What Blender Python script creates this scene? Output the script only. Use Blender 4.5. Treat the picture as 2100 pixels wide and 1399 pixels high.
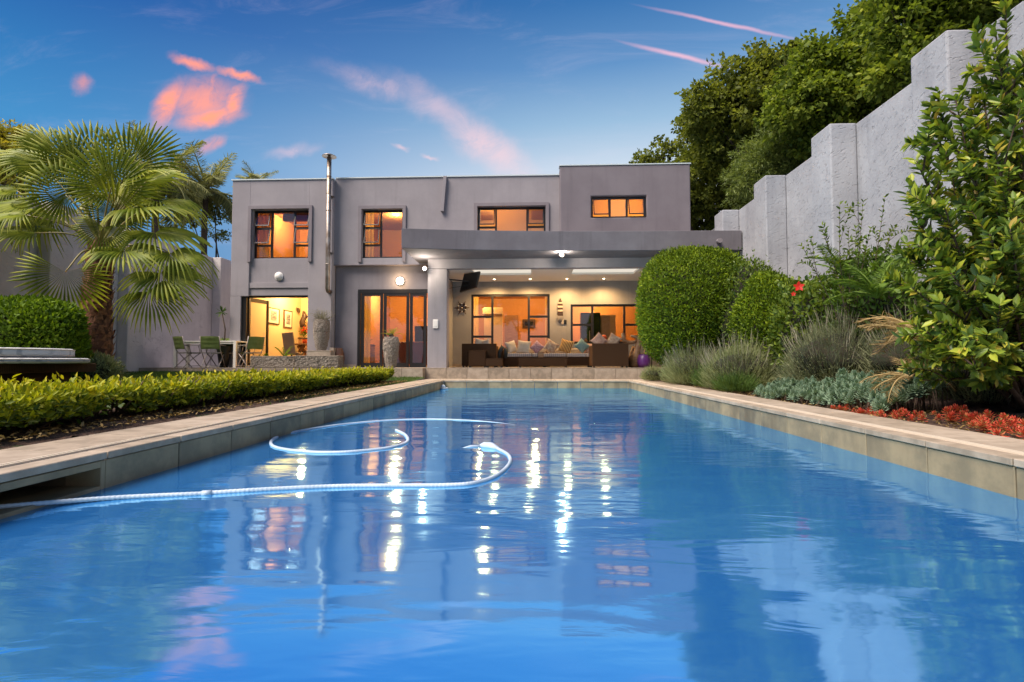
import bpy, bmesh, math, random
import numpy as np
from mathutils import Vector, Matrix, Euler
random.seed(7); RNG = np.random.default_rng(11)
PI = math.pi
for o in list(bpy.data.objects): bpy.data.objects.remove(o, do_unlink=True)
SC = bpy.context.scene; COL = SC.collection
# ------------------------------------------------------------------ camera
YAW, PITCH, FPX, CAMZ = math.atan(45/1060), math.atan(41.5/1060), 1060.0, 0.50
cd = bpy.data.cameras.new('camera'); cam = bpy.data.objects.new('camera', cd); COL.objects.link(cam)
cam.location = (0, 0, CAMZ); cam.rotation_euler = Euler((PI/2+PITCH, 0, YAW), 'XYZ')
cd.sensor_width = 36; cd.lens = FPX/2100*36; cd.clip_start = 0.05; cd.clip_end = 600
SC.camera = cam
# ------------------------------------------------------------------ sky and sun
def NT(nt):
    N, L = nt.nodes, nt.links
    def new(t, **kw):
        n = N.new(t)
        for k, v in kw.items(): setattr(n, k, v)
        return n
    def setin(n, i, v):
        if hasattr(v, 'is_output') or isinstance(v, bpy.types.NodeSocket): L.new(v, n.inputs[i])
        elif v is not None: n.inputs[i].default_value = v
    def m(op, a, b=None, c=None, clamp=False):
        n = new('ShaderNodeMath', operation=op); n.use_clamp = clamp
        setin(n, 0, a); setin(n, 1, b); setin(n, 2, c); return n.outputs[0]
    def mix(f, a, b, t='MIX'):
        n = new('ShaderNodeMixRGB', blend_type=t); setin(n, 0, f); setin(n, 1, a); setin(n, 2, b); return n.outputs[0]
    def smooth(v, a, b, lo=0., hi=1.):
        n = new('ShaderNodeMapRange', interpolation_type='SMOOTHSTEP'); setin(n, 0, v)
        n.inputs[1].default_value = a; n.inputs[2].default_value = b; n.inputs[3].default_value = lo; n.inputs[4].default_value = hi
        return n.outputs[0]
    return new, setin, m, mix, smooth, L
W = bpy.data.worlds.new('World'); SC.world = W; W.use_nodes = True
W.node_tree.nodes.clear()
new, setin, m, mix, smooth, L = NT(W.node_tree)
geo = new('ShaderNodeTexCoord'); sep = new('ShaderNodeSeparateXYZ'); L.new(geo.outputs['Generated'], sep.inputs[0])
vx, vy, vz = sep.outputs
ramp = new('ShaderNodeValToRGB'); L.new(vz, ramp.inputs[0])
cr = ramp.color_ramp; cr.elements[0].position = 0.0; cr.elements[0].color = (.44, .38, .42, 1)
for p, c in ((.16, (.44, .43, .48, 1)), (.33, (.42, .47, .53, 1)), (.42, (.20, .315, .44, 1)), (.50, (.075, .18, .35, 1)), (.58, (.024, .105, .27, 1)), (1., (.018, .085, .22, 1))):
    e = cr.elements.new(p) if p < 1 else cr.elements[-1]
    e.position = p; e.color = c
# the sky is deeper towards the left (away from the afterglow)
lf = smooth(vx, -.72, .16)
deep = mix(1., ramp.outputs[0], (.08, .36, .68, 1), 'MULTIPLY')
grad = mix(lf, deep, ramp.outputs[0])
nish = new('ShaderNodeTexSky', sky_type='NISHITA'); nish.sun_disc = False
nish.sun_elevation = math.radians(50); nish.sun_rotation = math.radians(-130)
nn = mix(1., nish.outputs[0], (.0035,)*3+(1,), 'MULTIPLY')
base = mix(1., grad, nn, 'ADD')
yy = m('MAXIMUM', vy, .05); u0 = m('DIVIDE', vx, yy); v0 = m('DIVIDE', vz, yy)
front = smooth(vy, .1, .35)
comb = new('ShaderNodeCombineXYZ'); L.new(u0, comb.inputs[0]); L.new(v0, comb.inputs[1])
def noise(vec, scale, detail=4, rough=.55, dist=0.):
    n = new('ShaderNodeTexNoise'); L.new(vec, n.inputs['Vector']); n.inputs['Scale'].default_value = scale
    n.inputs['Detail'].default_value = detail; n.inputs['Roughness'].default_value = rough; n.inputs['Distortion'].default_value = dist; return n
wn = noise(comb.outputs[0], 6, 4, .6); wn2 = noise(comb.outputs[0], 22, 4, .6)
ws = new('ShaderNodeSeparateColor'); L.new(wn.outputs['Color'], ws.inputs[0])
wt = new('ShaderNodeSeparateColor'); L.new(wn2.outputs['Color'], wt.inputs[0])
def warp(a, s, t, k1, k2): return m('ADD', a, m('ADD', m('MULTIPLY', m('SUBTRACT', s, .5), k1), m('MULTIPLY', m('SUBTRACT', t, .5), k2)))
U = warp(u0, ws.outputs[0], wt.outputs[0], .05, .03); V = warp(v0, ws.outputs[1], wt.outputs[1], .05, .03)
def blob(px, py, rx, ry, ang, soft=.0, amt=1., Ux=None, Vx=None):
    Ux = Ux or U; Vx = Vx or V
    cu, cv = (px-1095)/1060, (741-py)/1060; a = math.radians(ang); ca, sa = math.cos(a), math.sin(a)
    du, dv = m('SUBTRACT', Ux, cu), m('SUBTRACT', Vx, cv)
    p = m('DIVIDE', m('ADD', m('MULTIPLY', du, ca), m('MULTIPLY', dv, sa)), rx/1060)
    q = m('DIVIDE', m('SUBTRACT', m('MULTIPLY', dv, ca), m('MULTIPLY', du, sa)), ry/1060)
    d = m('SQRT', m('ADD', m('MULTIPLY', p, p), m('MULTIPLY', q, q)))
    return m('MULTIPLY', smooth(d, 1., soft), amt)
def vmax(lst):
    r = lst[0]
    for x in lst[1:]: r = m('MAXIMUM', r, x)
    return r
orange = vmax([blob(315, 182, 92, 40, 54, .0, .85), blob(400, 216, 100, 34, 6, .0, .9), blob(452, 190, 66, 32, 62, .0, .85), blob(385, 180, 118, 76, -5, .0, .66), blob(400, 160, 60, 14, 65, .0, .6), blob(365, 92, 72, 20, -22, .0, .75), blob(465, 128, 75, 15, -20, .0, .75),
               blob(110, 135, 32, 34, 40, .0, .4), blob(405, 278, 45, 20, 30, .0, .45)])
pink = vmax([blob(780, 155, 200, 34, -18, .0, .30), blob(900, 210, 200, 46, -34, .0, .36), blob(1000, 295, 190, 62, -42, .0, .55), blob(960, 240, 150, 14, -38, .0, .35), blob(585, 290, 80, 22, 8, .0, .35),
             blob(820, 292, 25, 9, -20, .0, .5), blob(885, 309, 28, 8, -5, .0, .5)])
tex = smooth(noise(comb.outputs[0], 13, 9, .7, 1.2).outputs[0], .36, .60, .55, 1.)
ul = warp(u0, ws.outputs[0], wt.outputs[0], .004, .006); vl = warp(v0, ws.outputs[1], wt.outputs[1], .004, .006)
trail = vmax([blob(1490, 43, 215, 6.5, -14.3, .0, .5, ul, vl), blob(1400, 110, 165, 8, -15.5, .0, .55, ul, vl)])
c1 = mix(m('MULTIPLY', m('MULTIPLY', orange, tex), front), base, (.92, .27, .13, 1))
c2 = mix(m('MULTIPLY', m('MULTIPLY', pink, tex), front), c1, (.72, .45, .45, 1))
c3 = mix(m('MULTIPLY', trail, front), c2, (.86, .42, .46, 1))
mpc = new('ShaderNodeMapping'); L.new(comb.outputs[0], mpc.inputs[0]); mpc.inputs['Rotation'].default_value = (0, 0, .5); mpc.inputs['Scale'].default_value = (1.2, 5, 1)
cir = m('MULTIPLY', smooth(noise(mpc.outputs[0], 2.2, 9, .68, .8).outputs[0], .48, .80), .13)
c3 = mix(m('MULTIPLY', cir, front), c3, (.62, .50, .58, 1))
bg = new('ShaderNodeBackground'); L.new(c3, bg.inputs[0]); bg.inputs[1].default_value = 1.0
wo = new('ShaderNodeOutputWorld'); L.new(bg.outputs[0], wo.inputs[0])
sl = bpy.data.lights.new('sun', 'SUN'); sl.energy = 5.0; sl.angle = math.radians(38); sl.color = (1., .88, .76)
so = bpy.data.objects.new('sun', sl); COL.objects.link(so)
so.rotation_euler = Vector((-.45, -.36, .81)).to_track_quat('Z', 'Y').to_euler()
SC.view_settings.view_transform = 'Standard'; SC.view_settings.look = 'None'
SC.view_settings.exposure = 0.72; SC.view_settings.gamma = 1.0; SC.view_settings.use_curve_mapping = False
SC.render.engine = 'CYCLES'
SC.cycles.max_bounces = 7; SC.cycles.transparent_max_bounces = 16; SC.cycles.diffuse_bounces = 3; SC.cycles.glossy_bounces = 4
SC.cycles.sample_clamp_indirect = 4

# ------------------------------------------------------------------ helpers
_ca, _sa, _cb, _sb = math.cos(YAW), math.sin(YAW), math.cos(PITCH), math.sin(PITCH)
_f = Vector((-_sa*_cb, _ca*_cb, _sb)); _r = Vector((_ca, _sa, 0)); _u = Vector((_sa*_sb, -_ca*_sb, _cb))
def at(px, py, Y):
    """the point at depth Y that the photograph shows at px, py"""
    d = _f*FPX + _r*(px-1050) - _u*(py-699.5)
    t = Y/d.y; return Vector((d.x*t, Y, CAMZ+d.z*t))
def onz(px, py, z):
    d = _f*FPX + _r*(px-1050) - _u*(py-699.5)
    t = (z-CAMZ)/d.z; return Vector((d.x*t, d.y*t, z))
def AX(px, Y, py=700): return at(px, py, Y).x
def AZ(py, Y, px=1095): return at(px, py, Y).z

def tag(o, label=None, cat=None, group=None, kind=None):
    if label: o['label'] = label
    if cat: o['category'] = cat
    if group: o['group'] = group
    if kind: o['kind'] = kind
    return o
def thing(name, label, cat, loc=(0, 0, 0), rz=0, group=None):
    o = bpy.data.objects.new(name, None); COL.objects.link(o); o.empty_display_size = .1
    o.location = loc; o.rotation_euler = (0, 0, rz)
    return tag(o, label, cat, group)
def worldloc(p):
    v = Vector((0, 0, 0))
    while p is not None: v = v + Vector(p.location); p = p.parent
    return v
def link(name, me, parent=None, loc=(0, 0, 0), rot=None, scale=None):
    o = bpy.data.objects.new(name, me); COL.objects.link(o); o.parent = parent; o.location = loc
    if rot is not None: o.rotation_euler = rot
    if scale is not None: o.scale = scale
    return o
def mesh_np(name, V, F, mat, smooth=False, rnd=None, nper=None):
    V = np.asarray(V, dtype=np.float32); F = np.asarray(F, dtype=np.int32)
    me = bpy.data.meshes.new(name); k = F.shape[1]
    me.vertices.add(len(V)); me.vertices.foreach_set('co', V.ravel())
    me.loops.add(F.size); me.loops.foreach_set('vertex_index', F.ravel())
    me.polygons.add(len(F)); me.polygons.foreach_set('loop_start', np.arange(0, F.size, k, dtype=np.int32))
    me.polygons.foreach_set('loop_total', np.full(len(F), k, dtype=np.int32))
    if smooth: me.polygons.foreach_set('use_smooth', np.ones(len(F), dtype=bool))
    me.update(calc_edges=True)
    if rnd is not None:
        a = me.attributes.new('rnd', 'FLOAT', 'POINT'); a.data.foreach_set('value', np.asarray(rnd, dtype=np.float32))
    if mat: me.materials.append(mat)
    return me

class MB:
    def __init__(s): s.v = []; s.f = []; s.sm = []
    def add(s, V, F, sm=False):
        b = len(s.v); s.v += [tuple(x) for x in V]; s.f += [tuple(i+b for i in f) for f in F]; s.sm += [sm]*len(F); return s
    def box(s, x0, x1, y0, y1, z0, z1):
        V = [(x, y, z) for z in (z0, z1) for y in (y0, y1) for x in (x0, x1)]
        return s.add(V, [(0, 2, 3, 1), (4, 5, 7, 6), (0, 1, 5, 4), (2, 6, 7, 3), (0, 4, 6, 2), (1, 3, 7, 5)])
    def beam(s, a, b, w, t, up=(0, 0, 1)):
        a, b = Vector(a), Vector(b); d = (b-a).normalized(); u = Vector(up)
        if abs(d.dot(u)) > .95: u = Vector((1, 0, 0))
        x = d.cross(u).normalized(); y = x.cross(d).normalized()
        V = [p+x*(i*w/2)+y*(j*t/2) for p in (a, b) for i, j in ((-1, -1), (1, -1), (1, 1), (-1, 1))]
        return s.add(V, [(3, 2, 1, 0), (4, 5, 6, 7), (0, 1, 5, 4), (1, 2, 6, 5), (2, 3, 7, 6), (3, 0, 4, 7)])
    def tube(s, pts, r, n=8, cap=True, sm=True):
        pts = [Vector(p) for p in pts]; R = r if hasattr(r, '__len__') else [r]*len(pts); V = []; pu = None
        for i, p in enumerate(pts):
            d = (pts[min(i+1, len(pts)-1)]-pts[max(i-1, 0)])
            d = d.normalized() if d.length > 1e-9 else Vector((0, 0, 1))
            u = pu if pu is not None else (Vector((0, 0, 1)) if abs(d.z) < .9 else Vector((1, 0, 0)))
            x = d.cross(u)
            if x.length < 1e-4: x = d.cross(Vector((0, 1, .3)))
            x.normalize(); y = x.cross(d).normalized(); pu = y
            for k in range(n):
                a = 2*PI*k/n; V.append(p+x*(math.cos(a)*R[i])+y*(math.sin(a)*R[i]))
        F = [(i*n+k, i*n+(k+1) % n, (i+1)*n+(k+1) % n, (i+1)*n+k) for i in range(len(pts)-1) for k in range(n)]
        s.add(V, F, sm)
        if cap:
            b = len(s.v)-len(V); s.f += [tuple(b+k for k in reversed(range(n))), tuple(b+(len(pts)-1)*n+k for k in range(n))]; s.sm += [False]*2
        return s
    def lathe(s, prof, c=(0, 0, 0), n=24, sm=True, wob=0., seed=0):
        c = Vector(c); V = []; rr = random.Random(seed)
        for r, z in prof:
            for k in range(n):
                a = 2*PI*k/n; q = r*(1+wob*(rr.random()-.5)); V.append(c+Vector((q*math.cos(a), q*math.sin(a), z)))
        F = [(i*n+k, i*n+(k+1) % n, (i+1)*n+(k+1) % n, (i+1)*n+k) for i in range(len(prof)-1) for k in range(n)]
        b = len(s.v); s.add(V, F, sm)
        if prof[0][0] > 1e-4: s.f.append(tuple(b+k for k in reversed(range(n)))); s.sm.append(False)
        if prof[-1][0] > 1e-4: s.f.append(tuple(b+(len(prof)-1)*n+k for k in range(n))); s.sm.append(False)
        return s
    def poly(s, pts, z0, z1):
        """prism of an XY outline"""
        n = len(pts); V = [(x, y, z0) for x, y in pts]+[(x, y, z1) for x, y in pts]
        return s.add(V, [tuple(reversed(range(n))), tuple(range(n, 2*n))]+[(i, (i+1) % n, n+(i+1) % n, n+i) for i in range(n)])
    def xform(s, M):
        s.v = [tuple(M @ Vector(v)) for v in s.v]; return s
    def mesh(s, name, mat, origin=(0, 0, 0), bevel=0., seg=2):
        o = Vector(origin); me = bpy.data.meshes.new(name)
        me.from_pydata([tuple(Vector(v)-o) for v in s.v], [], s.f)
        if bevel:
            bm = bmesh.new(); bm.from_mesh(me); bmesh.ops.remove_doubles(bm, verts=bm.verts, dist=1e-4)
            es = [e for e in bm.edges if len(e.link_faces) == 2 and e.calc_face_angle(0) > .5]
            bmesh.ops.bevel(bm, geom=es, offset=bevel, segments=seg, affect='EDGES', profile=.5, clamp_overlap=True)
            bm.to_mesh(me); bm.free()
        else:
            me.polygons.foreach_set('use_smooth', s.sm)
        me.update(); me.materials.append(mat); return me
    def build(s, name, mat, parent=None, bevel=0., seg=2):
        me = s.mesh(name, mat, worldloc(parent), bevel, seg); return link(name, me, parent)

def wallgrid(a0, a1, b0, b1, t0, t1, holes, plane='xz'):
    """a slab with rectangular openings; plane xz: thickness along y; xy: along z; yz: along x"""
    As = sorted({a0, a1, *[h[0] for h in holes], *[h[1] for h in holes]}); Bs = sorted({b0, b1, *[h[2] for h in holes], *[h[3] for h in holes]})
    As = [a for a in As if a0-1e-6 <= a <= a1+1e-6]; Bs = [b for b in Bs if b0-1e-6 <= b <= b1+1e-6]
    def solid(i, j):
        if i < 0 or j < 0 or i >= len(As)-1 or j >= len(Bs)-1: return False
        ca, cb = (As[i]+As[i+1])/2, (Bs[j]+Bs[j+1])/2
        return not any(h[0] < ca < h[1] and h[2] < cb < h[3] for h in holes)
    def P(a, b, t): return {'xz': (a, t, b), 'xy': (a, b, t), 'yz': (t, a, b)}[plane]
    mb = MB(); fl = plane in ('xy',)
    def q(*pts): mb.add(pts, [(0, 1, 2, 3)])
    for i in range(len(As)-1):
        for j in range(len(Bs)-1):
            if not solid(i, j): continue
            A, B, Cc, D = As[i], As[i+1], Bs[j], Bs[j+1]
            q(P(A, Cc, t0), P(B, Cc, t0), P(B, D, t0), P(A, D, t0)); q(P(A, D, t1), P(B, D, t1), P(B, Cc, t1), P(A, Cc, t1))
            if not solid(i-1, j): q(P(A, Cc, t1), P(A, Cc, t0), P(A, D, t0), P(A, D, t1))
            if not solid(i+1, j): q(P(B, Cc, t0), P(B, Cc, t1), P(B, D, t1), P(B, D, t0))
            if not solid(i, j-1): q(P(A, Cc, t1), P(B, Cc, t1), P(B, Cc, t0), P(A, Cc, t0))
            if not solid(i, j+1): q(P(A, D, t0), P(B, D, t0), P(B, D, t1), P(A, D, t1))
    return mb
# ------------------------------------------------------------------ materials
def mat_new(name):
    mt = bpy.data.materials.new(name); mt.use_nodes = True; mt.node_tree.nodes.clear(); return mt
def out(mt, sh):
    o = mt.node_tree.nodes.new('ShaderNodeOutputMaterial'); mt.node_tree.links.new(sh, o.inputs[0])
def pmat(name, c, rough=.6, metal=0., c2=None, nscale=6., bump=0., bscale=60., bdist=.01, spec=.5, stain=0., detail=5, stretch=None, sheen=0.):
    mt = mat_new(name); new, setin, m, mix, smooth, L = NT(mt.node_tree)
    tc = new('ShaderNodeTexCoord'); oi = new('ShaderNodeObjectInfo'); va = new('ShaderNodeVectorMath', operation='MULTIPLY_ADD')
    L.new(oi.outputs['Random'], va.inputs[0]); va.inputs[1].default_value = (37, 23, 11); L.new(tc.outputs['Object'], va.inputs[2]); vec = va.outputs[0]
    if stretch:
        mp = new('ShaderNodeMapping'); L.new(vec, mp.inputs[0]); mp.inputs['Scale'].default_value = stretch; vec = mp.outputs[0]
    b = new('ShaderNodeBsdfPrincipled'); b.inputs['Roughness'].default_value = rough; b.inputs['Metallic'].default_value = metal
    b.inputs['Specular IOR Level'].default_value = spec
    if sheen: b.inputs['Sheen Weight'].default_value = sheen
    col = (*c, 1)
    if c2 is not None:
        n = new('ShaderNodeTexNoise'); L.new(vec, n.inputs[0]); n.inputs['Scale'].default_value = nscale; n.inputs['Detail'].default_value = detail
        n.inputs['Roughness'].default_value = .62
        col = mix(smooth(n.outputs[0], .35, .65), (*c, 1), (*c2, 1))
    if stain:
        n2 = new('ShaderNodeTexNoise'); mp = new('ShaderNodeMapping'); L.new(va.outputs[0], mp.inputs[0]); mp.inputs['Scale'].default_value = (2.2, 2.2, .35)
        L.new(mp.outputs[0], n2.inputs[0]); n2.inputs['Scale'].default_value = 1.6; n2.inputs['Detail'].default_value = 7
        col = mix(m('MULTIPLY', smooth(n2.outputs[0], .48, .75), stain), col, (c[0]*.45, c[1]*.43, c[2]*.42, 1))
    if isinstance(col, tuple): b.inputs['Base Color'].default_value = col
    else: L.new(col, b.inputs['Base Color'])
    if bump:
        n3 = new('ShaderNodeTexNoise'); L.new(vec, n3.inputs[0]); n3.inputs['Scale'].default_value = bscale; n3.inputs['Detail'].default_value = 3
        bp = new('ShaderNodeBump'); bp.inputs['Strength'].default_value = bump; bp.inputs['Distance'].default_value = bdist
        L.new(n3.outputs[0], bp.inputs['Height']); L.new(bp.outputs[0], b.inputs['Normal'])
    out(mt, b.outputs[0]); return mt
def emat(name, c, s):
    mt = mat_new(name); e = mt.node_tree.nodes.new('ShaderNodeEmission'); e.inputs[0].default_value = (*c, 1); e.inputs[1].default_value = s
    out(mt, e.outputs[0]); return mt
def leafmat(name, cols, rough=.45, trans=.25, spec=.4):
    """cols: dark, mid, light; picked per leaf by its own random number"""
    mt = mat_new(name); new, setin, m, mix, smooth, L = NT(mt.node_tree)
    a = new('ShaderNodeAttribute'); a.attribute_name = 'rnd'
    r = new('ShaderNodeValToRGB'); L.new(a.outputs['Fac'], r.inputs[0]); e = r.color_ramp.elements
    e[0].color = (*cols[0], 1); e[1].color = (*cols[-1], 1)
    for i, c in enumerate(cols[1:-1]):
        k = e.new((i+1)/(len(cols)-1)); k.color = (*c, 1)
    b = new('ShaderNodeBsdfPrincipled'); L.new(r.outputs[0], b.inputs['Base Color']); b.inputs['Roughness'].default_value = rough
    b.inputs['Specular IOR Level'].default_value = spec
    t = new('ShaderNodeBsdfTranslucent'); L.new(mix(1., r.outputs[0], (1.25, 1.25, .6, 1), 'MULTIPLY'), t.inputs[0])
    ms = new('ShaderNodeMixShader'); ms.inputs[0].default_value = trans; L.new(b.outputs[0], ms.inputs[1]); L.new(t.outputs[0], ms.inputs[2])
    out(mt, ms.outputs[0]); return mt
M = {}
def plaster(name, c, c2, coarse=False, stain=.22):
    mt = mat_new(name); new, setin, m, mix, smooth, L = NT(mt.node_tree)
    tc = new('ShaderNodeTexCoord'); v = tc.outputs['Object']
    def noi(sc, d=4, vec=v, ro=.6):
        n = new('ShaderNodeTexNoise'); L.new(vec, n.inputs[0]); n.inputs['Scale'].default_value = sc; n.inputs['Detail'].default_value = d; n.inputs['Roughness'].default_value = ro; return n.outputs[0]
    mp = new('ShaderNodeMapping'); L.new(v, mp.inputs[0]); mp.inputs['Scale'].default_value = (3.2, 3.2, .22)
    col = mix(smooth(noi(1.3, 6), .35, .7), (*c, 1), (*c2, 1))
    col = mix(m('MULTIPLY', smooth(noi(1.5, 7, mp.outputs[0]), .5, .78), stain), col, (c[0]*.5, c[1]*.5, c[2]*.5, 1))
    col = mix(m('MULTIPLY', smooth(noi(90, 2), .45, .7), .22), col, (c[0]*1.5, c[1]*1.5, c[2]*1.5, 1))
    b = new('ShaderNodeBsdfPrincipled'); L.new(col, b.inputs['Base Color']); b.inputs['Roughness'].default_value = .88; b.inputs['Specular IOR Level'].default_value = .25
    h = noi(130, 3)
    if coarse:
        mq = new('ShaderNodeMapping'); L.new(v, mq.inputs[0]); mq.inputs['Scale'].default_value = (1, 1, 1); mq.inputs['Rotation'].default_value = (.5, .3, .2)
        ms = new('ShaderNodeMapping'); L.new(mq.outputs[0], ms.inputs[0]); ms.inputs['Scale'].default_value = (3, 3.2, 15)
        g = smooth(noi(2.6, 3, ms.outputs[0], .5), .60, .68)
        h = m('ADD', m('MULTIPLY', h, .25), m('SUBTRACT', m('MULTIPLY', noi(26, 4), .5), m('MULTIPLY', g, .9)))
    bp = new('ShaderNodeBump'); bp.inputs['Strength'].default_value = .8 if coarse else .45; bp.inputs['Distance'].default_value = .016 if coarse else .006
    L.new(h, bp.inputs['Height']); L.new(bp.outputs[0], b.inputs['Normal']); out(mt, b.outputs[0]); return mt
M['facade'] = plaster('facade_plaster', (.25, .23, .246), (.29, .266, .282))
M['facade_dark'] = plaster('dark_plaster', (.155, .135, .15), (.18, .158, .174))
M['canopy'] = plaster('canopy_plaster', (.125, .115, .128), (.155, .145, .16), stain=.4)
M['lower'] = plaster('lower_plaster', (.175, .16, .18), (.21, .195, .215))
M['surround'] = plaster('surround_plaster', (.19, .165, .18), (.225, .20, .215))
M['veranda'] = plaster('veranda_plaster', (.27, .255, .245), (.32, .30, .28))
M['wall'] = plaster('garden_wall_plaster', (.285, .29, .315), (.36, .365, .39), True, .4)
M['wall_left'] = plaster('left_wall_plaster', (.50, .455, .44), (.58, .53, .51), True, .3)
M['white'] = pmat('white_paint', (.75, .74, .72), .5)
M['ceil'] = pmat('white_ceiling', (.70, .66, .60), .8)
M['flash'] = pmat('roof_flashing', (.5, .56, .58), .5)
M['frame'] = pmat('black_aluminium', (.012, .011, .012), .35, spec=.5)
M['steel'] = pmat('flue_steel', (.42, .37, .33), .48, 1., c2=(.22, .16, .12), nscale=3, bump=.1)
M['tile'] = pmat('sandstone_tile', (.33, .262, .20), .7, c2=(.22, .175, .13), nscale=7, bump=.15, bscale=90, bdist=.004)
M['tile2'] = pmat('sandstone_tile_pale', (.37, .30, .235), .7, c2=(.27, .215, .165), nscale=6, bump=.15, bscale=90, bdist=.004)
M['wtile'] = pmat('pool_wall_tile', (.27, .205, .12), .6, c2=(.165, .13, .08), nscale=3.5, bump=.25, bscale=50, bdist=.004, stain=.8)
M['wtile2'] = pmat('pool_wall_tile_mossy', (.21, .165, .10), .6, c2=(.11, .09, .06), nscale=3.5, bump=.25, bscale=50, bdist=.004, stain=1.)
M['track'] = pmat('cover_track', (.62, .54, .44), .5)
M['grout'] = pmat('grout', (.07, .062, .05), .9)
M['poolblue'] = pmat('pool_paint', (.03, .22, .55), .5, c2=(.04, .27, .62), nscale=1.5)
M['soil'] = pmat('soil', (.045, .022, .014), .95, c2=(.075, .04, .026), nscale=18, bump=1., bscale=30, bdist=.05)
M['lawn'] = pmat('lawn_soil', (.03, .055, .014), .95, c2=(.05, .08, .02), nscale=20, bump=.6, bscale=60, bdist=.02)
M['ground'] = pmat('ground_earth', (.06, .05, .035), .95, c2=(.05, .06, .03), nscale=.4)
M['bark'] = pmat('bark', (.07, .05, .035), .9, c2=(.035, .025, .018), nscale=12, bump=.8, bscale=25, bdist=.03)
M['twig'] = pmat('twig', (.10, .065, .04), .85, c2=(.05, .032, .02), nscale=20)
M['palmbark'] = pmat('palm_bark', (.15, .06, .03), .95, c2=(.06, .026, .015), nscale=10, bump=.8, bscale=40, bdist=.02)
M['boot'] = pmat('palm_leaf_base', (.32, .14, .07), .85, c2=(.12, .05, .028), nscale=14, bump=.5)
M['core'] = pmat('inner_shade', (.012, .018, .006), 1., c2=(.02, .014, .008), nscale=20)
def rattan():
    mt = mat_new('dark_rattan'); new, setin, m, mix, smooth, L = NT(mt.node_tree)
    tc = new('ShaderNodeTexCoord'); mp = new('ShaderNodeMapping'); L.new(tc.outputs['Object'], mp.inputs[0])
    def wave(direc, sc):
        w = new('ShaderNodeTexWave', bands_direction=direc); L.new(mp.outputs[0], w.inputs[0]); w.inputs['Scale'].default_value = sc; w.inputs['Distortion'].default_value = .3; return w.outputs[1]
    h = m('MAXIMUM', wave('Z', 22), m('MAXIMUM', m('MULTIPLY', wave('X', 13), .9), m('MULTIPLY', wave('Y', 13), .9)))
    b = new('ShaderNodeBsdfPrincipled'); L.new(mix(smooth(h, .3, 1.), (.012, .006, .003, 1), (.085, .042, .02, 1)), b.inputs['Base Color']); b.inputs['Roughness'].default_value = .7; b.inputs['Specular IOR Level'].default_value = .12
    bp = new('ShaderNodeBump'); bp.inputs['Strength'].default_value = .7; bp.inputs['Distance'].default_value = .008; L.new(h, bp.inputs['Height']); L.new(bp.outputs[0], b.inputs['Normal'])
    out(mt, b.outputs[0]); return mt
M['rattan'] = rattan()
def stonechip(name, c, c2, sc=26, stretch=(1, 1, 2.2), depth=.03):
    mt = mat_new(name); new, setin, m, mix, smooth, L = NT(mt.node_tree)
    tc = new('ShaderNodeTexCoord'); mp = new('ShaderNodeMapping'); L.new(tc.outputs['Object'], mp.inputs[0]); mp.inputs['Scale'].default_value = stretch
    v = new('ShaderNodeTexVoronoi', feature='DISTANCE_TO_EDGE'); L.new(mp.outputs[0], v.inputs['Vector']); v.inputs['Scale'].default_value = sc
    v2 = new('ShaderNodeTexVoronoi'); L.new(mp.outputs[0], v2.inputs['Vector']); v2.inputs['Scale'].default_value = sc
    n = new('ShaderNodeTexNoise'); L.new(mp.outputs[0], n.inputs[0]); n.inputs['Scale'].default_value = sc*1.7; n.inputs['Detail'].default_value = 3
    s2 = new('ShaderNodeSeparateColor'); L.new(v2.outputs['Color'], s2.inputs[0])
    col = mix(s2.outputs[0], (*c, 1), (*c2, 1)); col = mix(smooth(v.outputs[0], .0, .12), (c[0]*.3, c[1]*.27, c[2]*.25, 1), col)
    b = new('ShaderNodeBsdfPrincipled'); L.new(col, b.inputs['Base Color']); b.inputs['Roughness'].default_value = .85
    h = m('ADD', smooth(v.outputs[0], 0., .2), m('ADD', m('MULTIPLY', s2.outputs[1], .6), m('MULTIPLY', n.outputs[0], .4)))
    bp = new('ShaderNodeBump'); bp.inputs['Strength'].default_value = 1.; bp.inputs['Distance'].default_value = depth; L.new(h, bp.inputs['Height']); L.new(bp.outputs[0], b.inputs['Normal'])
    out(mt, b.outputs[0]); return mt
M['chip'] = stonechip('stone_chip', (.58, .49, .41), (.38, .31, .26))
M['ledge'] = stonechip('stone_ledge', (.52, .45, .38), (.34, .28, .235), 16, (1, 1, 3.6), .03)
M['clay'] = pmat('brown_clay', (.14, .055, .025), .5, c2=(.09, .035, .018), nscale=5)
M['grey_frame'] = pmat('grey_chair_metal', (.36, .31, .28), .45, .3)
M['table_white'] = pmat('white_table', (.72, .68, .62), .45)
M['green_cloth'] = pmat('green_sling', (.15, .20, .045), .85, c2=(.19, .24, .07), nscale=8, bump=.2, bscale=200)
def stripes(name, c, c2, scale, direc='X', thr=(.4, .6), rough=.9):
    mt = mat_new(name); new, setin, m, mix, smooth, L = NT(mt.node_tree)
    tc = new('ShaderNodeTexCoord'); w = new('ShaderNodeTexWave', bands_direction=direc); L.new(tc.outputs['Object'], w.inputs[0]); w.inputs['Scale'].default_value = scale
    n = new('ShaderNodeTexNoise'); L.new(tc.outputs['Object'], n.inputs[0]); n.inputs['Scale'].default_value = 150
    b = new('ShaderNodeBsdfPrincipled'); L.new(mix(smooth(w.outputs[1], *thr), (*c, 1), (*c2, 1)), b.inputs['Base Color']); b.inputs['Roughness'].default_value = rough
    bp = new('ShaderNodeBump'); bp.inputs['Strength'].default_value = .3; bp.inputs['Distance'].default_value = .003; L.new(n.outputs[0], bp.inputs['Height']); L.new(bp.outputs[0], b.inputs['Normal'])
    out(mt, b.outputs[0]); return mt
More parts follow.
